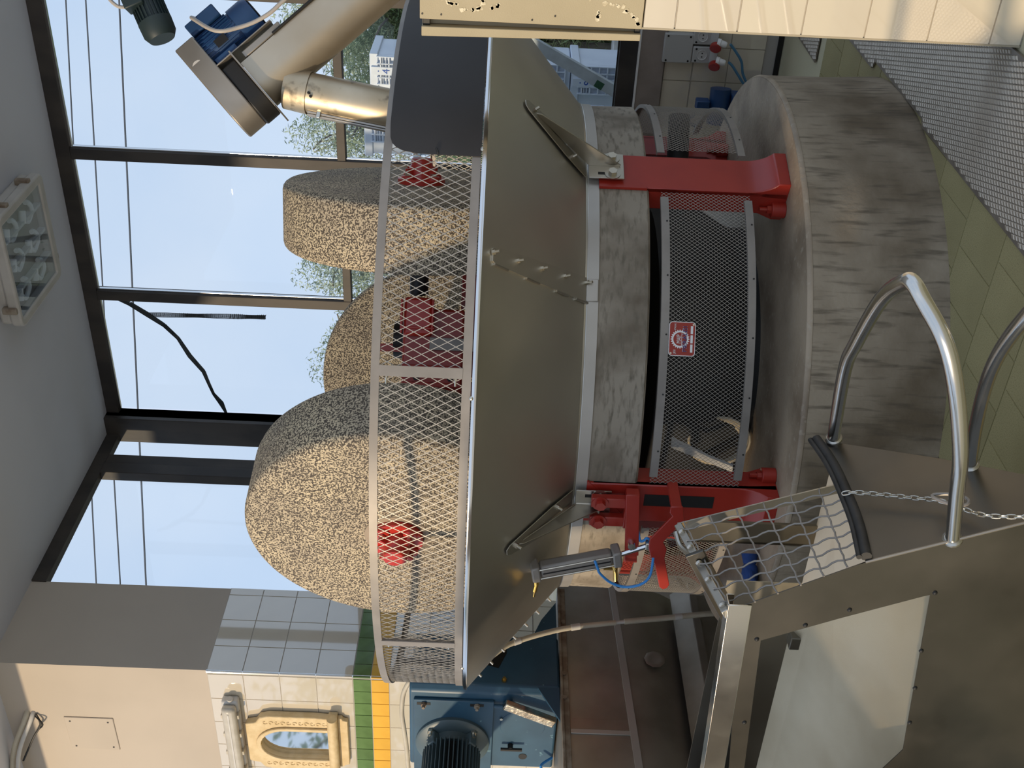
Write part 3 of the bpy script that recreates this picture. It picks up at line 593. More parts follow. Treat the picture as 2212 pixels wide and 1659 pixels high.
single('air_hose', B().tube(smooth_path([(-.03, -1.16, 1.035), (-.058, -1.19, 1.022), (-.088, -1.205, 1.012), (-.086, -1.205, .998), (-.074, -1.205, .990), (-.08, -1.205, .978)]), .0052, 8), 'bluehose', 'short blue air hose tucked behind the red bracket plate', 'hose', loc=(-.08, -1.2, 1.0))
# ================================================================ SCREW CONVEYOR AND MOTORS
o = V((1.091, .266, 2.604)); e1, e2, e3 = V((.572, .373, -.730)).normalized(), V((.596, .422, .683)), V((.563, -.826, .019)); e2 = (e2 - e1 * e2.dot(e1)).normalized(); e3 = e1.cross(e2) * (1 if e1.cross(e2).dot(e3) > 0 else -1)
L = lambda a, b, c=0.0: o + e1 * a + e2 * b + e3 * c
sc = thing('screw_conveyor', 'stainless screw conveyor sloping in from the side with its chute into the bowl', 'conveyor', L(.3, 0))
tb = B(); n = 20; prof = [(.101 * cos(radians(180 + 180 * i / n)), .101 * sin(radians(180 + 180 * i / n))) for i in range(n + 1)] + [(.101, .094), (-.101, .094)]
tb.prism([L(-.03, pb, pa) for pa, pb in prof], e1 * 1.75); build('trough', tb, 'steel_clean', sc, ang=40)
build('trough_lid', B().box(L(.98, .099), (1.66, .010, .232), (e1, e2, e3)).box(L(.98, .108, .0), (1.60, .012, .10), (e1, e2, e3)), 'iron', sc, bevel=.002)
build('lid_flange', B().box(L(.10, .112, .05), (.20, .03, .11), (e1, e2, e3)), 'steel_dark', sc, bevel=.004)
build('end_plate', B().box(L(-.035, .005), (.007, .295, .27), (e1, e2, e3)), 'steel_dark', sc, bevel=.001)
build('motor_plate', B().box(L(.03, .152, 0), (.30, .006, .20), (e1, e2, e3)), 'steel_dark', sc, bevel=.001)
gb = B(); pts = [(.315, -.075), (.315, .085), (.10, .105)] + [(.105 * sin(radians(t)) * 1.0 - .0, .105 * cos(radians(t))) for t in (100, 125, 150, 180, 210, 235, 260)][0:0]
arc = [(-.02 + .108 * cos(radians(t)), .108 * sin(radians(t))) for t in range(100, 261, 16)]
gb.prism([L(-.205, b, c) for b, c in [(.318, .088), (.10, .106)] + arc + [(.10, -.106), (.318, -.088)]], e1 * .095)
bg_ = build('belt_guard', gb, 'steel_dark', sc, bevel=.006)
build('pulley_cover', B().prism([L(-.112, b, c) for b, c in [(.13, .095)] + [(-.035 + .100 * cos(radians(t)), .100 * sin(radians(t))) for t in range(95, 266, 17)] + [(.13, -.095)]], e1 * .076), 'iron', sc, bevel=.008)
build('old_sticker', B().cyl(L(-.17, .20, .094), L(-.17, .20, .0965), .026, 14), 'plastic', bg_, label='torn round pale sticker')
mo = B(); prof = [(-.15, .02), (-.15, .070), (-.13, .080), (.06, .080), (.06, .088), (.13, .088), (.155, .080), (.160, .03)]
mt = build('motor_body', B().rev(prof, L(0, .245), e1, 36), 'blue_motor', sc, ang=30)
fb = B()
for k in range(30):
    t = 2 * pi * k / 30; dv = e2 * cos(t) + e3 * sin(t); fb.box(L(-.04, .245) + dv * .082, (.18, .010, .003), (e1, dv, e1.cross(dv)))
build('cooling_fins', fb, 'blue_motor', mt, smooth=False, kind='stuff')
build('terminal_box', B().box(L(-.035, .352, .0), (.15, .060, .125), (e1, e2, e3)), 'blue_motor', mt, bevel=.006)
build('rating_plate', B().box(L(-.03, .225, .0875), (.055, .036, .001), (e1, e2, e3)), 'iron', mt)
build('motor_foot', B().box(L(-.05, .168, .05), (.11, .03, .07), (e1, e2, e3)), 'blue_motor', mt, bevel=.003)
gr = B()
for k in range(5): gr.tube([L(.1605, .245) + (e2 * cos(t * pi / 10) + e3 * sin(t * pi / 10)) * (.018 + .013 * k) for t in range(20)], .003, 5, True)
build('fan_grille', gr, 'iron', mt)
c1 = (L(.333, -.44, .0) - L(.075, -.108, .0)).normalized(); s0 = L(.05, -.075)
ch = build('chute', B().cyl(s0, s0 + c1 * .62, .084, 28), 'steel_sunwarm', sc)
cx_ = c1.cross(e3).normalized(); sgn = 1 if cx_.dot(e1) < 0 else -1
build('chute_collar', B().rev([(0, .087), (.10, .092), (.10, .088), (0, .083)], s0, c1, 28), 'steel_sunwarm', ch)
build('chute_flange', B().box(s0 + c1 * .36 + cx_ * sgn * .085, (.50, .008, .05), (c1, cx_, e3)).box(s0 + c1 * .36 + cx_ * sgn * .094, (.50, .006, .035), (c1, cx_, e3)), 'band', ch, bevel=.001)
for k in (.16, .47): build('clip', B().box(s0 + c1 * k + cx_ * sgn * .09 + e3 * .028, (.018, .028, .012), (c1, cx_, e3)), 'bolt', ch, bevel=.002)
for k, w_ in ((.115, .04), (.125, .065)): build('rivet', B().cyl(s0 + c1 * k + e3 * .08 + cx_ * sgn * w_ * .5, s0 + c1 * k + e3 * .09 + cx_ * sgn * w_ * .5, .006, 10), 'iron', ch)
cab = smooth_path([L(-.055, .375, .064), L(-.06, .365, .10), (1.318, .205, 2.780), (1.331, .225, 2.687), (1.362, .245, 2.605), (1.41, .27, 2.535), (1.50, .33, 2.46), (1.72, .45, 2.42)])
single('power_cable', B().tube(cab, .0085, 10), 'cable', 'grey power cable drooping from the blue motor across the window', 'cable', loc=tuple(cab[10]))
o = V((1.390, -.007, 2.951)); f1_, f2_ = V((.738, .513, .439)).normalized(), V((-.372, -.233, .898)); f2_ = (f2_ - f1_ * f2_.dot(f1_)).normalized(); f3_ = f1_.cross(f2_)
if f3_.dot(CF) > 0: f3_ = -f3_
K = lambda a, b, c=0.0: o + f1_ * a + f2_ * b + f3_ * c
em = thing('electric_motor', 'dark electric motor hanging high in front of the glazing, seen against the sky', 'motor', o)
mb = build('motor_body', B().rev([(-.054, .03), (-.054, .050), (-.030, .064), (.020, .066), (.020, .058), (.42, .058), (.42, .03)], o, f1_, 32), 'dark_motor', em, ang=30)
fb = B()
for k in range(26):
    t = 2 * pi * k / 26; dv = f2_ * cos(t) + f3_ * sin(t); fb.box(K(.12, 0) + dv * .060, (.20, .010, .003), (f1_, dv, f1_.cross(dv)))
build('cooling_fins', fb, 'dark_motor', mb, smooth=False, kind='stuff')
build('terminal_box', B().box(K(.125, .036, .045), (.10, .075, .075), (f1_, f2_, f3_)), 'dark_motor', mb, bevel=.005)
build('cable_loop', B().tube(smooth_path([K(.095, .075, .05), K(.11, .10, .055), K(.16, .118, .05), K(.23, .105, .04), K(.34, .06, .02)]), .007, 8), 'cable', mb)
build('motor_bracket', B().box(K(.47, .0), (.10, .15, .15), (f1_, f2_, f3_)), 'steel_dark', em, bevel=.004)

# ================================================================ LAMPS AND WALL FITTINGS
cl = thing('ceiling_lamp', 'square white ceiling floodlight with a glass front and rusty latches', 'lamp', (-.28, 1.22, ZC))
x0, x1, y0, y1 = -.605, .065, .895, 1.53
build('housing', B().bb((x0 + .015, y0 + .015, 4.255), (x1 - .015, y1 - .015, ZC - .001)), 'lampbody', cl, bevel=.02)
fr = B(); z0, z1 = 4.196, 4.258; g0, g1, h0, h1 = -.548, .008, .930, 1.462
ro = rrect(V(((x0 + x1) / 2, (y0 + y1) / 2, z0)), x1 - x0, y1 - y0, .05, V((1, 0, 0)), V((0, 1, 0)), 5); ri = rrect(V(((g0 + g1) / 2, (h0 + h1) / 2, z0)), g1 - g0, h1 - h0, .006, V((1, 0, 0)), V((0, 1, 0)), 5)
build('front_frame', fr.plate(ro, ri, (0, 0, z1 - z0)), 'lampbody', cl, bevel=.012)
build('lamp_glass', B().bb((g0, h0, 4.204), (g1, h1, 4.209)), 'lamp_glass', cl, smooth=False)
build('reflector', B().bb((g0, h0, 4.250), (g1, h1, 4.254)), 'galv', cl, smooth=False)
for k in range(3): build('louvre', B().bb((g0 + .12 + .155 * k, h0, 4.212), (g0 + .137 + .155 * k, h1, 4.248)), 'plastic', cl, smooth=False)
for i in range(3):
    for j in range(2):
        c = V((g0 + .10 + .18 * i, h0 + .15 + .23 * j, 4.228)); q = B().tube([c + V((.055 * cos(t * pi / 9), .055 * sin(t * pi / 9), .004 * sin(t))) for t in range(15)], .014, 8).cyl(c + V((-.03, -.085, 0)), c + V((.035, -.06, 0)), .02, 10)
        build('lamp_bulb', q, 'white', cl)
for p in ((x0 + .12, y0, 4.23), (x1, y0 + .16, 4.23), (x1, y1 - .16, 4.23), (x0 + .12, y1, 4.235)):
    s = (1, 0) if p[0] == x1 else ((0, -1) if p[1] == y0 else (0, 1))
    build('latch', B().bb((p[0] - .018, p[1] - .018, 4.205), (p[0] + .018, p[1] + .018, 4.285)), 'rust', cl, bevel=.005)
fl = thing('fluorescent_lamp', 'long clouded fluorescent lamp on the tiled wall above the mirror', 'lamp', (-2.9, YW - .05, 3.0))
xa, xb = -2.362, -3.60
build('lamp_tray', B().bb((xb, YW - .06, 2.955), (xa, YW - .008, 3.050)), 'plastic', fl, bevel=.012)
build('diffuser', B().bb((xb + .012, YW - .112, 2.962), (xa - .012, YW - .058, 3.043)), 'clear_plastic', fl, bevel=.020)
build('diffuser_rib', B().bb((xb + .03, YW - .1145, 2.998), (xa - .05, YW - .110, 3.008)), 'plastic', fl, bevel=.002)
build('end_gland', B().cyl((xa - .002, YW - .045, 3.0), (xa + .012, YW - .045, 3.0), .018, 14), 'plastic', fl)
for k in range(5):
    for z in (2.958, 3.046): build('clip', B().bb((xa - .10 - .16 * k - .016, YW - .085, z - .008), (xa - .10 - .16 * k + .016, YW - .040, z + .008)), 'pvc', fl, bevel=.003)
# carved mirror
mi = thing('wall_mirror', 'arched mirror in a carved sandstone frame hung on the cream tiles', 'mirror', (-2.71, YW - .02, 2.62))
mc = -2.715; yf = YW - .012
def arch(hw_, zb_, zs, n=14): return [(mc - hw_, zb_), (mc + hw_, zb_)] + [(mc + hw_ * cos(radians(180 * i / n)), zs + hw_ * 1.18 * sin(radians(180 * i / n))) for i in range(n + 1)]
def outer_for(inner):      # outer outline sampled in the directions of the inner ring
    out = []
    T = [(-2.947, 2.42), (-2.478, 2.42), (-2.478, 2.795), (-2.495, 2.845), (-2.535, 2.868), (-2.550, 2.930), (-2.880, 2.930), (-2.895, 2.868), (-2.935, 2.845), (-2.947, 2.795)]
    c = (mc, 2.62)
    for x_, z_ in inner:
        dx, dz = x_ - c[0], z_ - c[1]; best = None
        for (ax_, az_), (bx_, bz_) in zip(T, T[1:] + T[:1]):
            ex, ez = bx_ - ax_, bz_ - az_; den = dx * ez - dz * ex
            if abs(den) < 1e-9: continue
            t = ((ax_ - c[0]) * ez - (az_ - c[1]) * ex) / den; u = ((ax_ - c[0]) * dz - (az_ - c[1]) * dx) / den
            if t > 0 and -1e-6 <= u <= 1 + 1e-6 and (best is None or t < best): best = t
        out.append((c[0] + dx * best, c[1] + dz * best))
    return out
def ringpts(inner):   # densify so corners survive
    q = []
    for (a_, b_), (c_, d_) in zip(inner, inner[1:] + inner[:1]):
        for t in range(4): q.append((a_ + (c_ - a_) * t / 4, b_ + (d_ - b_) * t / 4))
    return q
inn = ringpts(arch(.125, 2.447, 2.70)); ou = outer_for(inn)
mf = build('mirror_frame', B().plate([(x_, yf - .0, z_) for x_, z_ in ou], [(x_, yf, z_) for x_, z_ in inn], (0, -.045, 0)), 'marble', mi, bevel=.006, ang=30)
i2 = ringpts(arch(.150, 2.447, 2.70)); i1 = ringpts(arch(.126, 2.447, 2.70))
build('inner_moulding', B().plate([(x_, yf - .045, z_) for x_, z_ in i2], [(x_, yf - .045, z_) for x_, z_ in i1], (0, -.014, 0)), 'marble', mf, bevel=.004)
build('mirror_glass', B().prism([(x_, yf - .012, z_) for x_, z_ in arch(.130, 2.44, 2.70)], (0, -.004, 0)), 'mirror', mi, smooth=False)
sh_ = B(); sh_.cyl((-2.960, yf - .060, 2.425), (-2.462, yf - .060, 2.425), .030, 18).bb((-2.950, yf - .05, 2.40), (-2.472, yf, 2.45))
build('shelf_moulding', sh_, 'marble', mf)
build('bottom_panel', B().prism([(x_, yf, z_) for x_, z_ in ((-2.930, 2.40), (-2.495, 2.40), (-2.495, 2.375), (-2.512, 2.368), (-2.518, 2.342), (-2.908, 2.342), (-2.914, 2.368), (-2.930, 2.375))], (0, -.03, 0)), 'marble', mf, bevel=.004)
for k in range(12):
    z = 2.44 + .034 * k
    for x_ in (-2.533, -2.897): build('carved_scroll', B().tube([(x_ + .011 * cos(t * pi / 5) * (1 if k % 2 else -1) , yf - .046, z + .012 * sin(t * pi / 5)) for t in range(8)], .0035, 5), 'marble', mf)
for x_, z_ in ((-2.714, 2.853), (-2.855, 2.475), (-2.585, 2.475)): build('glass_clip', B().bb((x_ - .008, yf - .058, z_ - .008), (x_ + .008, yf - .03, z_ + .008)), 'brass', mi, bevel=.002)
ac = thing('access_panel', 'square painted access panel with four screws high on the cream plaster wall', 'panel', (-2.755, YW, 3.855))
build('cover', B().bb((-2.897, YW - .007, 3.712), (-2.612, YW + .001, 3.997)), 'plaster', ac, bevel=.004)
for x_, z_ in ((-2.645, 3.965), (-2.645, 3.745), (-2.868, 3.965), (-2.868, 3.745)): build('screw', B().cyl((x_, YW - .0075, z_), (x_, YW - .009, z_), .0055, 10), 'iron', ac)
cb = thing('conduit_bundle', 'old beige conduits and loose wires leaving the wall below the ceiling', 'conduit', (-2.7, YW - .1, 4.25))
pth = lambda dz, dy: smooth_path([(-2.585, YW + .02, 4.19 + dz), (-2.62, YW - .02 + dy, 4.20 + dz), (-2.86, YW - .10 + dy, 4.29 + dz), (-3.20, YW - .22 + dy, 4.30 + dz), (-3.9, YW - .5 + dy, 4.30 + dz)])
build('conduit', B().tube(pth(.012, 0), .017, 10), 'pvc', cb); build('conduit', B().tube(pth(-.022, -.01), .013, 10), 'plastic', cb)
build('loose_wire', B().tube(smooth_path([(-2.59, YW - .01, 4.15), (-2.66, YW - .03, 4.13), (-2.75, YW - .05, 4.18), (-2.9, YW - .10, 4.25)]), .006, 6).tube(smooth_path([(-2.6, YW - .01, 4.16), (-2.64, YW - .04, 4.11), (-2.70, YW - .03, 4.15)]), .005, 6), 'iron', cb)
build('tape', B().rev([(-.012, .032), (.012, .032), (.012, .029), (-.012, .029)], (-2.98, YW - .145, 4.288), (-.95, -.3, .1), 16), 'black', cb)

# ================================================================ TANK AND DRIVE
tk = thing('paste_tank', 'long brown stainless paste tank with welded straps under the blue drive housing', 'tank', (-1.95, -1.2, .42))
xt = -1.60; pr = [(xt - .004, 1.185), (xt, 1.16), (xt, .86), (xt - .012, .74), (xt - .05, .62), (xt - .11, .52), (xt - .2, .46), (xt - .75, .46), (xt - .75, 1.185)]
build('shell', B().prism([(x_, -2.6, z) for x_, z in pr], (0, 2.70, 0)), 'steel_dark', tk, ang=50)
build('top_angle', B().bb((xt - .02, -2.6, 1.178), (xt + .018, .05, 1.190)).bb((xt + .004, -2.6, 1.150), (xt + .010, .05, 1.185)), 'rust', tk, bevel=.002)
build('strap', B().prism([(xt, .09, .872), (xt, .09, .908), (xt, -2.6, .792), (xt, -2.6, .752)][::-1], (.008, 0, 0)), 'band', tk, bevel=.002)
build('strap', B().bb((xt, -.905, .862), (xt + .007, -.880, 1.15)), 'band', tk, bevel=.002)
build('joint_strip', B().bb((xt, -.878, .862), (xt + .003, -.815, 1.15)), 'steel_dark', tk, bevel=.001)
build('lower_flange', B().prism([(xt - .055, .10, .56), (xt + .03, .10, .475), (xt + .05, .10, .475), (xt + .05, .10, .44), (xt - .05, .10, .44)], (0, -2.7, -.0)), 'steel_dark', tk, ang=30)
build('dented_patch', B().rev([(0, .001), (.002, .03), (.004, .045), (.001, .055)], (xt - .002, -.42, .70), (1, 0, 0), 9), 'steel_dark', tk)
build('skirt', B().bb((xt - .7, -2.6, 0), (xt + .0, .05, .44)), 'steel_dark', tk, smooth=False)
for y_, z in ((-.20, 1.165), (-.55, 1.172), (-.70, 1.172)): build('rim_bolt', B().hexbolt((xt + .008, y_, z), (1, 0, 0), .012, .012), 'rust', tk)
dh = thing('drive_housing', 'blue enamelled drive housing with a ribbed grey motor flanged to its front', 'gearbox', (-1.95, -.5, 1.192))
yd = -.655
build('housing', B().prism([(xt - .6, yd, 1.193), (xt - .03, yd, 1.193), (xt, yd + .03, 1.193), (xt, -.30, 1.193), (xt - .6, -.30, 1.193)], (0, 0, .745)), 'blue', dh, bevel=.012, ang=30)
build('cut_plate', B().prism([(xt + .001, -.31, 1.20), (xt + .001, -.31, 1.33), (xt + .001, -.18, 1.28), (xt + .001, -.05, 1.20)], (-.02, 0, 0)), 'blue', dh)
build('shadow_hole_patch', B().prism([(xt + .0005, y_, z) for y_, z in ((-.355, 1.46), (-.345, 1.52), (-.40, 1.62), (-.50, 1.56), (-.52, 1.50), (-.42, 1.46))], (.0015, 0, 0)), 'iron', dh, smooth=False)  # shade of a dark hole, painted as a flat black shape
build('stud', B().hexbolt((xt, -.60, 1.47), (1, 0, 0), .013, .014, .012), 'brass', dh)
build('mount_plate', B().bb((-2.25, yd - .018, 1.515), (-1.675, yd - .001, 1.915)), 'blue', dh, bevel=.004)
mc_ = V((-1.985, yd - .018, 1.718)); fl_ = V((0, -1, 0))
mt = build('motor_flange', B().rev([(0, .05), (0, .187), (.016, .187), (.022, .178), (.030, .120), (.07, .112), (.07, .05)], mc_, fl_, 56), 'teal_motor', dh, ang=30)
build('motor_body', B().rev([(.06, .05), (.06, .095), (.55, .095), (.55, .05)], mc_, fl_, 48), 'iron', mt, ang=30)  # body coloured dark to stand in for shade between the fins
fb = B()
for k in range(40):
    t = 2 * pi * (k + .5) / 40; dv = V((cos(t), 0, sin(t)))
    fb.box(mc_ + fl_ * .33 + dv * .118, (.056, .50, .0045), (dv, (0, 1, 0), dv.cross(V((0, 1, 0)))))
build('cooling_fin', fb, 'teal_motor', mt, smooth=False, kind='stuff')
for k in range(4):
    t = radians(45 + 90 * k); p = mc_ + V((cos(t), 0, sin(t))) * .152
    build('flange_nut', B().hexbolt(p + fl_ * .022, fl_, .019, .016, .02), 'bolt', mt)
    build('flange_lug', B().box(mc_ + V((cos(t), 0, sin(t))) * .128 + fl_ * .065, (.05, .07, .045), (V((cos(t), 0, sin(t))), (0, 1, 0), V((-sin(t), 0, cos(t))))), 'teal_motor', mt, bevel=.006)
for z in (1.865, 1.60):
    build('slot', B().bb((-1.712, yd - .0195, z - .034), (-1.692, yd - .017, z + .034)), 'iron', dh, bevel=.004)
    build('slot_bolt', B().hexbolt((-1.702, yd - .019, z), fl_, .015, .014, .016), 'rust', dh)
build('adjuster', B().cyl((-1.70, yd - .02, 1.515), (-1.70, yd - .02, 1.425), .010, 10).bb((-1.72, yd - .035, 1.452), (-1.68, yd - .002, 1.47)).bb((-1.718, yd - .036, 1.422), (-1.682, yd - .004, 1.438)), 'blue', dh, bevel=.002)
build('gusset', B().prism([(xt - .004, yd + .03, 1.195), (xt - .004, yd + .03, 1.305), (xt - .02, yd - .16, 1.195)], (-.012, 0, 0)), 'blue', dh)
build('cover_disc', B().rev([(0, .01), (0, .115), (.0025, .113), (.003, .01)], (-1.865, yd, 1.365), fl_, 48), 'blue', dh)
for x_, z in ((-1.815, 1.475), (-1.80, 1.275)): build('disc_screw', B().cyl((x_, yd - .003, z), (x_, yd - .009, z), .008, 10), 'bolt', dh)
build('breather', B().cyl((-2.02, yd, 1.42), (-2.02, yd - .03, 1.42), .014, 10).cyl((-2.02, yd - .03, 1.36), (-2.02, yd - .03, 1.47), .009, 8), 'iron', dh)
build('port_hole', B().cyl((-2.11, yd, 1.352), (-2.11, yd - .002, 1.352), .022, 16), 'iron', dh)
build('cable_clamp', B().tube(smooth_path([(-2.10, yd - .01, 1.20), (-2.09, yd - .07, 1.26), (-2.14, yd - .08, 1.22), (-2.18, yd - .05, 1.18)]), .007, 6), 'bluehose', dh)
a_, b_ = V((-1.655, yd - .045, 1.465)), V((-1.760, yd - .060, 1.212)); d = (b_ - a_).normalized(); xx = d.cross(V((1, 0, 0))).normalized()
single('foil_duct', B().box((a_ + b_) / 2, ((b_ - a_).length, .035, .05), (d, xx, d.cross(xx))), 'duct', 'short foil wrapped channel propped against the blue drive housing', 'channel', loc=tuple(b_), bevel=.006)
single('flexible_conduit', B().tube(smooth_path([(-1.735, -.48, 1.935), (-1.756, -.5, 1.955), (-1.847, -.5, 1.983), (-1.992, -.5, 1.992), (-2.141, -.5, 1.980), (-2.30, -.5, 1.968), (-2.6, -.5, 1.955)]), .0125, 12), 'pvc', 'ribbed pale conduit running along the top of the blue drive housing', 'conduit', loc=(-2.1, -.5, 1.97))
hs = thing('beige_conduit', 'beige conduit bowing down in front of the brown tank from under the bowl', 'conduit', (-1.42, -.4, .9))
hp_ = smooth_path([(-1.42, -.596, 1.532), (-1.42, -.51, 1.431), (-1.42, -.408, 1.187), (-1.42, -.35, .914), (-1.42, -.304, .649), (-1.42, -.26, .40), (-1.42, -.22, .02)])
build('conduit_pipe', B().tube(hp_[:19], .0135, 12), 'pvc', hs); build('conduit_pipe', B().tube(hp_[19:], .0145, 12), 'pvc', hs)
build('conduit_coupling', B().tube(hp_[18:21], .0095, 10), 'plastic', hs)
for k in (6, 13, 25): build('conduit_clip', B().tube(hp_[k:k + 2], .0165, 12), 'plastic', hs)

# ================================================================ FEED HOPPER
P0, A1, A2 = V((.787, -2.399, .969)), V((.948, -2.399, .699)), V((1.088, -2.399, .365)); nP = V((.922, 0, .387)).normalized(); nG = V((.859, 0, .512)).normalized(); yh = -2.399
A3 = A2 + (A2 - A1) * .8
hop = thing('feed_hopper', 'stainless feed hopper with a window, wire screen and tube handles in the foreground', 'hopper', (.5, -2.2, 0))
out = [(P0.x, P0.z), (A1.x, A1.z), (A2.x, A2.z), (A3.x, A3.z), (-2.3, A3.z), (-2.3, .80), (-.3, .885), (.165, .90)]
win = [(.672, .900), (.760, .720), (.843, .540), (.851, .520), (.271, .444), (.0, .56), (-.25, .68), (-.12, .835)]
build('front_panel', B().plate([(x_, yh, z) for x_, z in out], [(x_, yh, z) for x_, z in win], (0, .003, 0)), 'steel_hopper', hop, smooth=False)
build('window_pane', B().prism([(x_, yh + .004, z) for x_, z in [(.69, .915), (.87, .515), (.27, .425), (-.27, .68), (-.13, .85)]], (0, .004, 0)), 'perspex', hop, smooth=False)
for x_, z in ((.859, .511), (.791, .703), (.733, .800), (.677, .911), (.361, .890), (.658, .493), (.385, .454), (.52, .474)):
    build('panel_screw', B().rev([(0, .0065), (.003, .0055), (.005, .0035), (.0055, .001)], (x_, yh, z), (0, -1, 0), 10), 'iron', hop)
rl = V((-.639, 0, -.030)).normalized(); rz = V((0, 0, 1)); st = V((.795, yh, .985))
def chan(q, s0, ln):
    ex = rl * ln; y_ = V((0, 1, 0))
    for prof in ([(-.004, -.042), (-.004, .016), (.0, .016), (.0, -.042)], [(-.004, .012), (-.004, .016), (.036, .016), (.036, .012)], [(.033, .016), (.036, .016), (.036, -.006), (.033, -.006)]):
        q.prism([s0 + y_ * a_ + rz * b_ for a_, b_ in prof], ex)
    return q
build('top_channel', chan(B(), st, 3.0), 'steel_bright', hop, bevel=.0015)
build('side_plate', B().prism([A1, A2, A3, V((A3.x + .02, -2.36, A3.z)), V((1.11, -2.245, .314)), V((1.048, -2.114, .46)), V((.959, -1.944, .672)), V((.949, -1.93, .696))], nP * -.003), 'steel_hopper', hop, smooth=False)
build('seam_weld', B().tube([A1 + nP * .001, A2 + nP * .001, A3 + nP * .001], .0035, 6), 'steel_dark', hop)
build('inner_chute', B().prism([(.93, -1.95, .664), (-.9, -1.95, .640), (-.9, -2.385, .40), (.99, -2.385, .40)], (0, 0, -.003)), 'steel_clean', hop, smooth=False)  # warm metal tone stands in for sun reaching this plate
build('back_plate', B().bb((-2.3, -1.950, .40), (.44, -1.947, .88)), 'steel', hop, smooth=False)
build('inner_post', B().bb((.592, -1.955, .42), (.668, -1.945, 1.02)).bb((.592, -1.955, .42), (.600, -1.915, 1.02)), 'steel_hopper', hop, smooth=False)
# screen: flat bar frame and crimped wires
G = lambda x_, y_, off=0.0: V((x_, y_, .969 - (x_ - .787) * .859 / .512)) + nG * off
ga, gb_, gc_, gd = G(.725, -2.033), G(.952, -2.113), A1 + V((0, .008, 0)), G(.767, -2.395)
sf = build('screen_frame', B().prism([ga, gb_, gb_ + V((0, .004, 0)), ga + V((0, .004, 0))], V((-.02, 0, -.032))), 'steel', hop, smooth=False)
build('frame_bar', B().box((ga + gd) / 2 + nG * -.012, ((gd - ga).length, .026, .022), ((gd - ga).normalized(), nG, (gd - ga).normalized().cross(nG))), 'steel', hop, bevel=.002)
build('frame_bar', B().box((V((.778, -2.2, 1.075)) + V((.55, -2.2, .948))) / 2 + V((-.02, .0, -.03)), (.30, .010, .05), (V((.87, 0, .49)).normalized(), (0, 1, 0), V((-.49, 0, .87)).normalized())), 'steel_hopper', hop, bevel=.002)
def crimp(p, q, n, amp, ph, r=.0024):
    p, q = V(p), V(q); d = q - p; k = n * 4
    return B().tube([p + d * (i / k) + nG * (amp * sin(pi * i / 2 + ph)) + nG.cross(d.normalized()) * (amp * .6 * cos(pi * i / 2 + ph)) for i in range(k + 1)], r, 6)
for k in range(6):
    t = (k + .25) / 6.0; a_ = ga.lerp(gb_, t); b2 = gd.lerp(gc_, t)
    build('screen_wire', crimp(a_, b2 + (b2 - a_) * .02, 7, .0022, 0), 'galv', hop)
for k in range(7):
    t = (k + .6) / 7.2; a_ = ga.lerp(gd, t); b2 = gb_.lerp(gc_, t)
    build('screen_wire', crimp(a_, b2, 6, .0040, pi / 2), 'galv', hop)
for k in range(5):     # weld tacks where the wires meet the bar
    p = ga.lerp(gd, (k + .6) / 7.2 * 1.35 if k < 4 else .95) + nG * .004; build('weld_tack', B().rev([(-.005, .004), (0, .009), (.005, .005)], p, (gd - ga), 8), 'steel', hop)
rb = [V(p) for p in ((.957, -1.930, .715), (.963, -2.04, .697), (.966, -2.156, .691), (.966, -2.279, .690), (.963, -2.395, .700))]
build('rubber_strip', B().tube(smooth_path(rb), .0135, 10), 'black', hop)
build('rubber_lip', B().tube([p + nG * .008 + V((-.010, 0, .012)) for p in smooth_path(rb)], .007, 8), 'black', hop)
h1 = smooth_path([(1.021, -2.388, .509), (1.209, -2.441, .567), (1.337, -2.476, .606), (1.503, -2.497, .667), (1.616, -2.489, .717), (1.681, -2.444, .763), (1.707, -2.425, .783), (1.697, -2.396, .790), (1.604, -2.303, .789), (1.409, -2.164, .765), (1.279, -2.082, .744), (.965, -1.937, .672)], 5)
build('handle_tube', B().tube(h1, .0168, 16), 'steel_bright', hop)
build('handle_tube', B().tube(smooth_path([(1.07, -2.166, .407), (1.224, -2.214, .452), (1.382, -2.273, .494), (1.505, -2.334, .521), (1.635, -2.417, .541), (1.72, -2.475, .54), (1.73, -2.51, .50), (1.55, -2.50, .40), (1.16, -2.39, .28)], 5), .0160, 16), 'steel_bright', hop)
for p in ((1.024, -2.389, .510), (.968, -1.938, .672), (1.073, -2.167, .408)): build('weld_collar', B().rev([(-.004, .023), (.002, .023), (.006, .018)], p, (.9, -.2, .35), 16), 'steel', hop)
build('hinge', B().tube(smooth_path([ga + V((-.03, .0, .0)), ga + V((-.045, -.04, -.01)), ga + V((-.03, -.09, -.03))]), .008, 8), 'steel', hop)
build('leg_post', B().bb((.20, -1.99, 0), (.25, -1.95, .66)), 'steel_hopper', hop, bevel=.003); build('leg_post', B().bb((.98, -2.33, 0), (1.03, -2.28, .40)), 'steel_hopper', hop, bevel=.003)
cn = thing('safety_chain', 'bright steel chain strung from the black rubber strip past the tube handle', 'chain', (1.03, -2.25, .58))
cp = [V(p) for p in ((.979, -2.185, .708), (.990, -2.192, .684), (1.009, -2.219, .632), (1.031, -2.253, .578), (1.056, -2.292, .517), (1.073, -2.34, .478), (1.089, -2.378, .446), (1.118, -2.412, .378), (1.14, -2.43, .32))]
cp = smooth_path(cp, 8); acc = [0]
for a_, b_ in zip(cp, cp[1:]): acc.append(acc[-1] + (b_ - a_).length)
def along(s):
    for i in range(len(cp) - 1):
        if acc[i + 1] >= s: t = (s - acc[i]) / max(acc[i + 1] - acc[i], 1e-6); return cp[i].lerp(cp[i + 1], t), (cp[i + 1] - cp[i]).normalized()
    return cp[-1], (cp[-1] - cp[-2]).normalized()
s = .008; k = 0
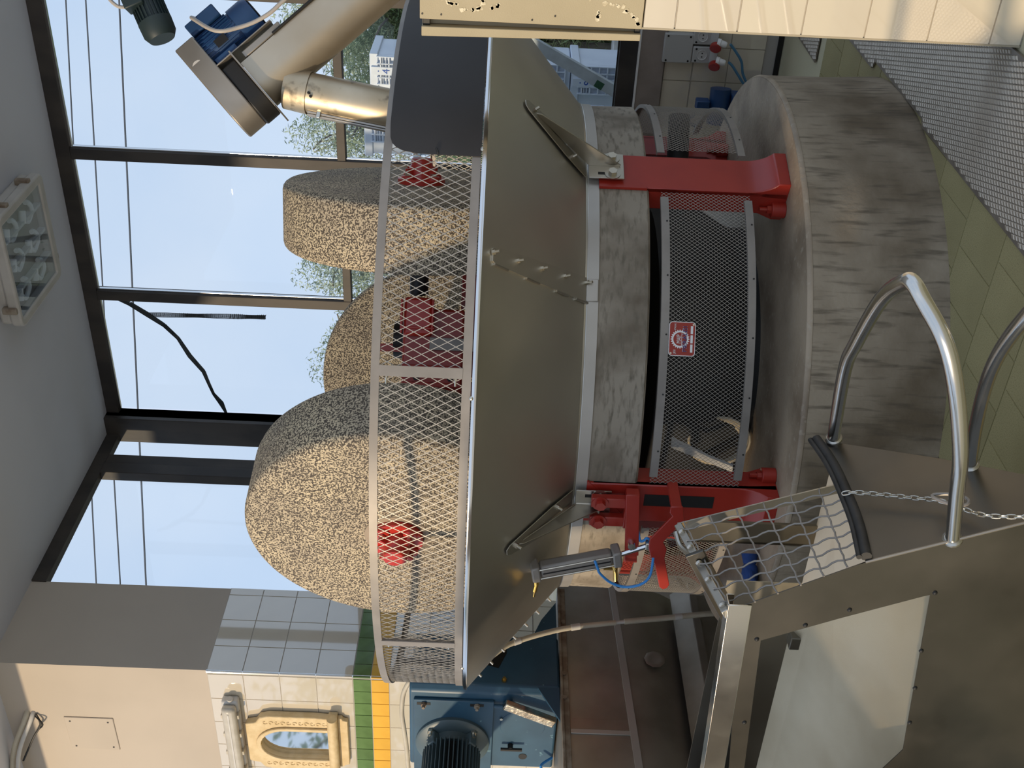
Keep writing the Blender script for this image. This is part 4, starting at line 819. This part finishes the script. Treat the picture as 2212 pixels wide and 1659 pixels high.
while s < acc[-1] - .005:
    p, d = along(s); u_ = d.cross(nP).normalized(); w_ = nP if k % 2 == 0 else u_
    if k % 2: w_ = (u_ * .9 + nP * .4).normalized()
    else: w_ = (nP * .9 - u_ * .4).normalized()
    build('chain_link', B().tube([p + d * (.0105 * (1 if cos(t * pi / 6) > 0 else -1) * min(1, abs(cos(t * pi / 6)) * 1.5)) + w_ * (.0052 * sin(t * pi / 6)) for t in range(12)], .0016, 6, True), 'bolt', cn); s += .0165; k += 1
cc = V((1.064, -2.318, .500)); d = V((.25, -.55, -.75)).normalized(); u_ = d.cross(nP).normalized()
cr_ = [cc + nP * .022 + d * (.042 * cos(t * pi / 10)) + u_ * (.016 * sin(t * pi / 10) * (1 + .35 * cos(t * pi / 10))) for t in range(20)]
single('carabiner', B().tube(cr_, .0042, 8, True), 'galv', 'grey carabiner hooked through the chain at the tube handle', 'carabiner', loc=tuple(cc))
gd_ = V((-.71, -.70, 0)); gs_ = V((.70, -.71, 0)); go = V((-.345, -1.098, .536))
gv = thing('work_glove', 'crumpled blue work glove lying on the plinth beyond the wire screen', 'glove', go - V((0, 0, .03)))
build('palm', B().rev([(-.052, .016), (-.035, .030), (0, .034), (.030, .030), (.045, .018)], go, gd_, 14), 'fabric', gv)
build('cuff', B().rev([(-.085, .034), (-.07, .031), (-.045, .026), (-.045, .020), (-.085, .028)], go, gd_, 14), 'fabric', gv)
for k in range(4): build('finger', B().tube(smooth_path([go + gd_ * .03 + gs_ * (.022 * (k - 1.5)), go + gd_ * .065 + gs_ * (.025 * (k - 1.5)) + V((0, 0, .012 - .010 * (k % 2))), go + gd_ * .092 + gs_ * (.024 * (k - 1.5)) + V((0, 0, -.012))]), .0105, 8), 'fabric', gv)
build('thumb', B().tube(smooth_path([go - gd_ * .01 + gs_ * .025, go + gd_ * .02 + gs_ * .050, go + gd_ * .045 + gs_ * .052 + V((0, 0, -.012))]), .011, 8), 'fabric', gv)
# ================================================================ RIGHT SIDE: CABINET, TREAD PLATES, SOCKETS
kb = thing('control_cabinet', 'beige metal cabinet with peeled tape marks standing on the tiled half wall', 'cabinet', (2.1, -.78, 1.18))
build('cabinet_body', B().bb((1.735, -.845, 1.185), (2.70, -.60, 1.862)), 'cabinet_in', kb, bevel=.003)
build('cabinet_door', B().bb((1.722, -.876, 1.180), (2.70, -.856, 1.866)), 'cabinet', kb, bevel=.002)
build('side_frame', B().prism([(1.668, -.872, 1.861), (1.684, -.872, 1.181), (1.705, -.872, 1.181), (1.698, -.872, 1.861)], (0, .10, 0)), 'cabinet', kb, bevel=.002)
build('door_gap', B().bb((1.700, -.840, 1.181), (1.735, -.80, 1.860)), 'cabinet_in', kb, smooth=False)
build('hinge_block', B().bb((1.698, -.858, 1.835), (1.735, -.845, 1.858)), 'iron', kb, bevel=.002)
build('hinge_block', B().bb((1.698, -.858, 1.182), (1.735, -.845, 1.20)), 'iron', kb, bevel=.002)
rg = random.Random(3)
gl_ = B()
def smear(path, w_):
    for (x0_, z0_), (x1_, z1_) in zip(path, path[1:]):
        n = 6
        for i in range(n):
            t = (i + rg.random()) / n; c = (x0_ + (x1_ - x0_) * t + rg.uniform(-w_, w_), -.8764, z0_ + (z1_ - z0_) * t + rg.uniform(-w_, w_)); r = rg.uniform(.002, .0075)
            gl_.prism([(c[0] + r * rg.uniform(.6, 1.6) * cos(q * pi / 3), c[1], c[2] + r * rg.uniform(.6, 1.6) * sin(q * pi / 3)) for q in range(6)], (0, -.0006, 0))
smear([(1.84, 1.835), (1.80, 1.815), (1.775, 1.78), (1.772, 1.75)], .004); smear([(1.84, 1.672), (1.79, 1.672), (1.765, 1.68), (1.757, 1.70), (1.76, 1.74)], .005); smear([(1.78, 1.62), (1.762, 1.65)], .004)
smear([(1.86, 1.45), (1.83, 1.44)], .003); smear([(1.80, 1.30), (1.78, 1.24), (1.75, 1.20), (1.73, 1.19)], .006); smear([(1.77, 1.32), (1.745, 1.315)], .005); smear([(1.86, 1.36), (1.80, 1.345)], .003)
build('tape_residue', gl_, 'glue', kb, smooth=False, kind='stuff')
for x_, z in ((1.738, 1.858), (1.738, 1.80), (1.735, 1.52), (1.75, 1.45)): build('rivet_hole', B().cyl((x_, -.8765, z), (x_, -.878, z), .003, 8), 'iron', kb)
def tread_plate(name, poly, label, pitch=(.0128, .033)):
    r = thing(name, label, 'plate', (*poly[0], 0), 'tread plates over the floor channels')
    build('plate_sheet', B().prism([(x_, y_, .002) for x_, y_ in poly], (0, 0, .008)), 'checker', r, smooth=False)
    def inside(x_, y_):
        c = False; n = len(poly)
        for i in range(n):
            (ax_, ay_), (bx_, by_) = poly[i], poly[(i + 1) % n]
            if (ay_ > y_) != (by_ > y_) and x_ < (bx_ - ax_) * (y_ - ay_) / (by_ - ay_) + ax_: c = not c
        return c
    q = B(); xs = [p[0] for p in poly]; ys = [p[1] for p in poly]; dx, dy = pitch
    # raised diamond lozenges in a staggered pattern, long axis turned from the plate edge
    a = radians(-12); ca, sa = cos(a), sin(a); R = max(max(xs) - min(xs), max(ys) - min(ys)) * .75; cx0, cy0 = (max(xs) + min(xs)) / 2, (max(ys) + min(ys)) / 2
    nx, ny = int(R / dx), int(R / (dy / 2))
    for j in range(-ny, ny + 1):
        for i in range(-nx, nx + 1):
            u = (i + (.5 if j % 2 else 0)) * dx * 1.55; v = j * dy * .56
            x_, y_ = cx0 + u * ca - v * sa, cy0 + u * sa + v * ca
            if not inside(x_, y_) or not inside(x_ + .012, y_) or not inside(x_ - .012, y_): continue
            hl, hw_ = dy * .50, dx * .66; T = lambda p, z: (x_ + p[0] * ca - p[1] * sa, y_ + p[0] * sa + p[1] * ca, z)
            base = [(-hw_, 0), (0, -hl), (hw_, 0), (0, hl)]
            q.add([T(p, .010) for p in base] + [T((p[0] * .62, p[1] * .72), .0132) for p in base], [(0, 1, 5, 4), (1, 2, 6, 5), (2, 3, 7, 6), (3, 0, 4, 7), (4, 5, 6, 7)])
    build('tread_lozenges', q, 'tread', r, smooth=False, kind='stuff', recalc=False)
tread_plate('tread_plate', [(1.232, -2.0), (1.712, -2.0), (1.712, 1.40), (1.225, 1.40), (1.225, .43), (1.262, .40), (1.262, -.27), (1.238, -.30)], 'long zinc tread plate in the floor between the plinth and the tiled half wall', )
tread_plate('tread_plate', [(.958, 1.318), (1.20, 1.318), (1.20, 2.04), (.966, 2.04)], 'small zinc tread plate by the back wall behind the plinth')
def socket(x0_, x1_, z0_, z1_, label, blank=False):
    r = thing('socket_box', label, 'socket', ((x0_ + x1_) / 2, YB - .008, (z0_ + z1_) / 2), 'socket boxes under the window')
    yq = YB - .052
    build('box_body', B().bb((x0_, yq, z0_), (x1_, YB - .007, z1_)), 'socket', r, bevel=.006)
    zt = [z1_ - .02, z0_ + .02]
    for z in (zt if blank else zt[:1]):
        for x_ in (x0_ + .014, x1_ - .014): build('cover_screw', B().cyl((x_, yq, z), (x_, yq - .002, z), .006, 10), 'iron', r)
    if blank: return
    xc_ = (x0_ + x1_) / 2
    build('socket_face', B().rev([(0, .028), (-.0, .030), (.004, .030), (.004, .027), (.001, .025), (.001, 0)], (xc_, yq, z1_ - .055), (0, -1, 0), 24), 'plastic', r)
    build('socket_holes', B().cyl((xc_ - .010, yq - .001, z1_ - .055), (xc_ - .010, yq - .003, z1_ - .055), .004, 8).cyl((xc_ + .010, yq - .001, z1_ - .055), (xc_ + .010, yq - .003, z1_ - .055), .004, 8), 'iron', r)
    build('lower_hood', B().prism([(x0_ + .008, yq, z0_ + .05), (x0_ + .008, yq - .035, z0_ + .01), (x0_ + .008, yq, z0_ + .005)], (x1_ - x0_ - .016, 0, 0)), 'socket', r, bevel=.003)
    build('red_lid', B().rev([(0, .030), (.006, .033), (.024, .033), (.028, .028), (.028, .0)], (xc_ - .034, yq - .045, z0_ + .020), (-.45, -.85, .25), 20), 'red', r)
    return r
socket(.695, .862, .522, .690, 'blank ivory box cover under the sill stone', True)
socket(.700, .795, .372, .520, 'ivory socket box with an open red lid, left of the pair')
socket(.806, .900, .380, .528, 'ivory socket box half hidden by the tiled half wall')
for (x_, z), pth, lab in (((.735, .345), [(.735, .318), (.71, .29), (.66, .25), (.60, .20), (.55, .13), (.50, .03), (.42, .012)], 'white plug with a blue cable in the visible socket'),
                          ((.838, .352), [(.838, .325), (.80, .29), (.74, .245), (.66, .22), (.57, .15), (.52, .03), (.45, .012)], 'white plug with a blue cable next to the tiled half wall')):
    pg = thing('power_plug', lab, 'plug', (x_, YB - .1, z), 'plugs in the socket boxes')
    build('plug_body', B().rev([(0, .012), (0, .026), (.018, .026), (.022, .021), (.050, .017), (.056, .012)], (x_, YB - .105, z + .045), (-.12, -.25, -1), 18), 'white', pg)
    build('plug_cable', B().tube(smooth_path([(a_, YB - .12 + .02 * i / 6, b_) for i, (a_, b_) in enumerate(pth)]), .0075, 8), 'bluecable', pg)
pu = thing('small_pump', 'small dark blue pump with a terminal box on the floor behind the bowl', 'pump', (.50, 1.86, 0))
build('pump_body', B().cyl((.40, 1.87, .350), (.60, 1.90, .350), .060, 24), 'blue_motor', pu); build('terminal_box', B().box((.515, 1.86, .452), (.060, .07, .075)), 'blue_motor', pu, bevel=.006)
build('cable_tail', B().tube(smooth_path([(.47, 1.84, .49), (.43, 1.83, .52), (.40, 1.84, .50), (.38, 1.86, .44)]), .012, 8), 'blue_motor', pu)
build('pump_stand', B().bb((.42, 1.82, 0), (.58, 1.94, .292)), 'blue_motor', pu, bevel=.004)
jb = B().bb((.30, YB - .06, .70), (.42, YB - .035, .78)); 

# ================================================================ OUTSIDE
def fruit_bin(x0_, y0_, z0_, wx, wy, h, label, marks=None):
    r = thing('fruit_bin', label, 'crate', (x0_ + wx / 2, y0_ + wy / 2, z0_), 'stacked fruit bins outside the window')
    build('bin_body', B().bb((x0_ + .015, y0_ + .02, z0_), (x0_ + wx - .015, y0_ + wy - .02, z0_ + h - .02)), 'crate', r, bevel=.01)
    build('bin_rim', B().bb((x0_, y0_, z0_ + h - .06), (x0_ + wx, y0_ + wy, z0_ + h)), 'crate', r, bevel=.006)
    q = B(); n = 4; zz_ = [z0_ + .04 + (h - .12) * k / 4 for k in range(5)]; ra = x0_ + wx * .33
    for k in range(n + 1):
        x_ = ra + (x0_ + wx - .02 - ra) * k / n
        q.bb((x_ - .004, y0_ - .012, z0_ + .04), (x_ + .004, y0_ + .02, z0_ + h - .05))
    for z in zz_: q.bb((ra, y0_ - .012, z - .005), (x0_ + wx - .02, y0_ + .02, z + .005))
    for k in (1, 2): q.bb((ra, y0_ - .010, z0_ + h - .075 - .022 * k), (x0_ + wx - .02, y0_ + .02, z0_ + h - .070 - .022 * k))
    build('bin_ribs', q, 'crate', r, bevel=.002)
    if marks:
        s, x_, z = marks
        build('label_band', B().bb((x_ - .028, y0_ - .014, z0_ + .02), (x_ + .028, y0_ + .02, z0_ + h - .012)), 'crate', r, smooth=False)
        for i, chh in enumerate(s): text('marking', chh, .075, (x_, y0_ - .0155, z - .075 * i), (1, 0, 0), (0, 0, 1), 'ink', r)
LV = ['topmost', 'second', 'third', 'fourth', 'fifth', 'sixth', 'seventh', 'lowest']
for k in range(8):
    mk = {0: (('.', '4', '4', '7'), .10, 2.505), 4: (('.', '9', '0', '9'), .085, 1.075)}.get(k)
    fruit_bin(-.105, 3.40, 2.198 - .357 * k, .325, .42, .352, f'pale fruit crate outside the glazing, {LV[k]} in the stack nearer the cabinet', mk)
for k in range(8):
    fruit_bin(-.57, 3.45, 2.256 - .357 * k, .36, .42, .352, f'pale fruit crate outside the glazing, {LV[k]} in the stack behind the chute foot')
gcx = thing('green_crate', 'dark green slatted crate outside the glazing behind the guard mesh', 'crate', (-.34, 2.85, 1.5))
for k in range(6): build('slat', B().bb((-.52, 2.83, 1.55 + .085 * k), (-.16, 2.85, 1.61 + .085 * k)), 'green_crate', gcx, bevel=.003)
build('crate_back', B().bb((-.52, 2.86, -.2), (-.16, 3.2, 2.06)), 'green_crate', gcx, smooth=False)
def leafmesh(q, c, rad, n, rg, ln, wd, droop=.2, shell=.35, strands=0):
    for i in range(n):
        while True:
            d = V((rg.uniform(-1, 1), rg.uniform(-1, 1), rg.uniform(-1, 1)))
            if shell < d.length < 1: break
        bump = 1 + .22 * sin(5 * d.x + 3 * d.z) + .18 * sin(7 * d.y - 4 * d.z)
        p = V((c[0] + d.x * rad[0] * bump, c[1] + d.y * rad[1] * bump, c[2] + d.z * rad[2] * bump))
        a = V((rg.gauss(0, 1), rg.gauss(0, 1), rg.gauss(-droop, .8))).normalized(); b = a.orthogonal().normalized(); b = (b * cos(i) + a.cross(b) * sin(i))
        L_ = ln * rg.uniform(.6, 1.3); w_ = wd * rg.uniform(.7, 1.2); k = len(q.v)
        q.v += [p - a * L_ / 2, p + b * w_ / 2, p + a * L_ / 2, p - b * w_ / 2]; q.f.append((k, k + 1, k + 2, k + 3))
def tree(name, label, cat, base, blobs, n_, mat, ln, wd, seed, trunk=.06, group=None, extra=None):
    rg = random.Random(seed); r = thing(name, label, cat, base, group); q = B()
    for c, rad, fr_ in blobs: leafmesh(q, c, rad, int(n_ * 1.9 * fr_), rg, ln * .85, wd * .9)
    build('foliage', q, mat, r, smooth=False, kind='stuff', recalc=False)
    b = B()
    for c, rad, fr_ in blobs:
        b.tube(smooth_path([base, V(base).lerp(V(c), .5) + V((rg.uniform(-.1, .1), 0, .1)), V(c)], 4), trunk * .6, 7)
        for k in range(7):
            e = V(c) + V((rg.uniform(-.9, .9) * rad[0], rg.uniform(-.9, .9) * rad[1], rg.uniform(-.3, .95) * rad[2])); b.tube(smooth_path([V(c) - V((0, 0, rad[2] * .5)), V(c).lerp(e, .5) + V((rg.uniform(-.1, .1), 0, .05)), e], 3), trunk * .16, 5)
    build('trunk', b, 'bark', r)
OG = 'olive trees outside the glazing'
tree('olive_tree', 'olive tree across the yard, seen only in the arched mirror', 'tree', (-13.5, -10, -.05), [((-13.5, -10, 3.0), (4.2, 2.0, 2.2), 1.0)], 2500, 'leaf', .30, .10, 21, trunk=.15)
tree('olive_tree', 'silvery olive tree outside, its crown beside the steel chute', 'tree', (-1.95, 7.4, -.3), [((-1.90, 7.4, 3.20), (.48, .5, .62), .6), ((-1.55, 7.5, 2.5), (.75, .6, .8), .6)], 7000, 'leaf', .070, .016, 11, group=OG)
tree('olive_tree', 'broad pale olive tree outside, above the sloping conveyor tube', 'tree', (-.75, 7.0, -.3), [((-.55, 7.0, 2.95), (.85, .7, .80), 1.0), ((.5, 7.2, 3.2), (.8, .7, .6), .5)], 8000, 'leaf', .075, .018, 12, group=OG)
tree('olive_tree', 'olive tree outside between the two nearer millstones', 'tree', (-3.6, 7.2, -.3), [((-3.50, 7.2, 3.25), (.55, .5, .58), .7), ((-3.2, 7.3, 2.5), (.8, .6, .8), .5)], 6000, 'leaf', .070, .016, 13, group=OG)
tree('olive_tree', 'low olive tree outside behind the shaded millstone', 'tree', (-4.9, 7.2, -.3), [((-4.75, 7.2, 3.10), (.75, .5, .62), .8), ((-4.4, 7.3, 2.4), (.8, .6, .8), .5)], 6000, 'leaf', .070, .016, 14, group=OG)
tree('bamboo_thicket', 'tangled yellow green thicket right outside behind the fruit bins', 'bush', (-.35, 5.2, -.3), [((-.42, 5.3, 2.40), (.62, .5, .62), .8), ((-.3, 5.4, 1.4), (.9, .5, .9), .5)], 6000, 'leaf2', .12, .012, 15)
tree('dark_bush', 'dark green bush outside near the sloping conveyor tube', 'bush', (.30, 5.0, -.3), [((.30, 5.1, 2.35), (.55, .4, .50), 1.0)], 4500, 'leaf_d', .08, .02, 16)
tree('ivy_hedge', 'dark ivy hedge outside below the cabinet, over the white garden wall', 'hedge', (-.1, 5.6, -.3), [((.0, 5.7, 1.05), (1.6, .35, .75), 1.0), ((.9, 5.7, 1.4), (.9, .35, .6), .5)], 7000, 'leaf_d', .085, .055, 17)
single('garden_wall', B().bb((-1.6, 4.9, -.3), (2.4, 5.08, .70)), 'wallout', 'low white garden wall outside behind the fruit bins', 'wall', loc=(.4, 5, -.3), bevel=.01)
a_, b_ = V((.72, 2.5, 1.63)), V((.25, 2.5, .72)); d = (b_ - a_).normalized(); xx = d.cross(V((0, 1, 0))).normalized()
br = thing('brace_angle', 'galvanised angle iron brace slanting outside the glazing below the bowl', 'brace', tuple(b_))
build('angle_face', B().box((a_ + b_) / 2, ((b_ - a_).length, .004, .070), (d, V((0, 1, 0)), xx)), 'pale_angle', br, smooth=False)
build('angle_edge', B().box((a_ + b_) / 2 + xx * .034 + V((0, .02, 0)), ((b_ - a_).length, 0.045, .004), (d, V((0, 1, 0)), xx)), 'pale_angle', br, smooth=False)
build('green_tape', B().box(a_.lerp(b_, .70) - V((0, .003, 0)) - xx * .012, (.055, .002, .046), (d, V((0, 1, 0)), xx)), 'green_crate', br, label='scrap of green tape')
nets = B(); npth = [(-1.150, 4.165), (-1.186, 4.079), (-1.265, 3.971), (-1.348, 3.865), (-1.449, 3.782), (-1.592, 3.718), (-1.720, 3.635), (-1.820, 3.61), (-1.91, 3.585), (-1.989, 3.538), (-2.085, 3.508)]
wds = [.012, .030, .034, .026, .022, .030, .026, .020, .018, .034, .012]
for (x0_, z0_), (x1_, z1_), w0, w1_ in zip(npth, npth[1:], wds, wds[1:]):
    d = V((x1_ - x0_, 0, z1_ - z0_)).normalized(); n_ = V((-d.z, 0, d.x)); y_ = 2.19
    nets.add([V((x0_, y_, z0_)) + n_ * w0 / 2, V((x0_, y_, z0_)) - n_ * w0 / 2, V((x1_, y_, z1_)) - n_ * w1_ / 2, V((x1_, y_, z1_)) + n_ * w1_ / 2] + [V((x0_, y_ + .012, z0_)) + n_ * w0 / 2, V((x0_, y_ + .012, z0_)) - n_ * w0 / 2, V((x1_, y_ + .012, z1_)) - n_ * w1_ / 2, V((x1_, y_ + .012, z1_)) + n_ * w1_ / 2],
             [(0, 1, 2, 3), (7, 6, 5, 4), (0, 3, 7, 4), (1, 5, 6, 2)])
tn = thing('torn_net', 'twisted black shade net strung outside the corner pane with a torn end hanging', 'net', (-1.4, 2.2, 3.8))
build('net_rope', nets, 'net', tn, smooth=False)
hn = B()
for k in range(90):
    z = 3.96 - .80 * k / 90; wv = .017 * min(1, 6 * (k + 4) / 90) * (1 + .15 * sin(k * .3)); xm = -1.268 + .02 * k / 90
    hn.tube([(xm - wv, 2.195, z), (xm + wv, 2.197, z - .006 * (k % 3))], .0012 if k < 62 else .0028, 4)
for k in range(9):
    f_ = -1 + 2 * k / 8; hn.tube([(-1.268 + .02 * t / 12 + .016 * f_ * (1 + .15 * sin(t)), 2.196, 3.96 - .80 * t / 12) for t in range(13)], .0016, 4)
build('net_tail', hn, 'net', tn, smooth=False)
for i, (a_, b_) in enumerate((((-1.406, 9.924, 7.164), (-3.714, 8.347, 6.899)), ((-1.394, 9.926, 6.913), (-4.087, 8.086, 6.581)), ((-1.375, 9.93, 6.492), (-5.657, 7.004, 6.032)))):
    a_, b_ = V(a_), V(b_); d = (b_ - a_).normalized()
    pp = [a_ - d * 6 + d * ((b_ - a_).length * 3.2 + 6) * t / 20 for t in range(21)]
    single('power_line', B().tube(pp, .010 if i < 2 else .012, 5), 'wire', ['thin overhead wire high in the sky, topmost of the three', 'thin overhead wire in the sky, middle of the three', 'thin overhead wire in the sky, lowest of the three'][i], 'wire', 'overhead wires across the sky', loc=tuple(a_))
single('lamp_pole', B().cyl((-.12, 6.0, -.3), (-.12, 6.0, 3.95), .05, 14).rev([(0, .05), (.02, .066), (.12, .066), (.16, .03)], (-.12, 6.0, 3.93), (0, 0, 1), 16), 'white', 'white pole outside behind the blue conveyor motor', 'pole', loc=(-.12, 6, -.3))
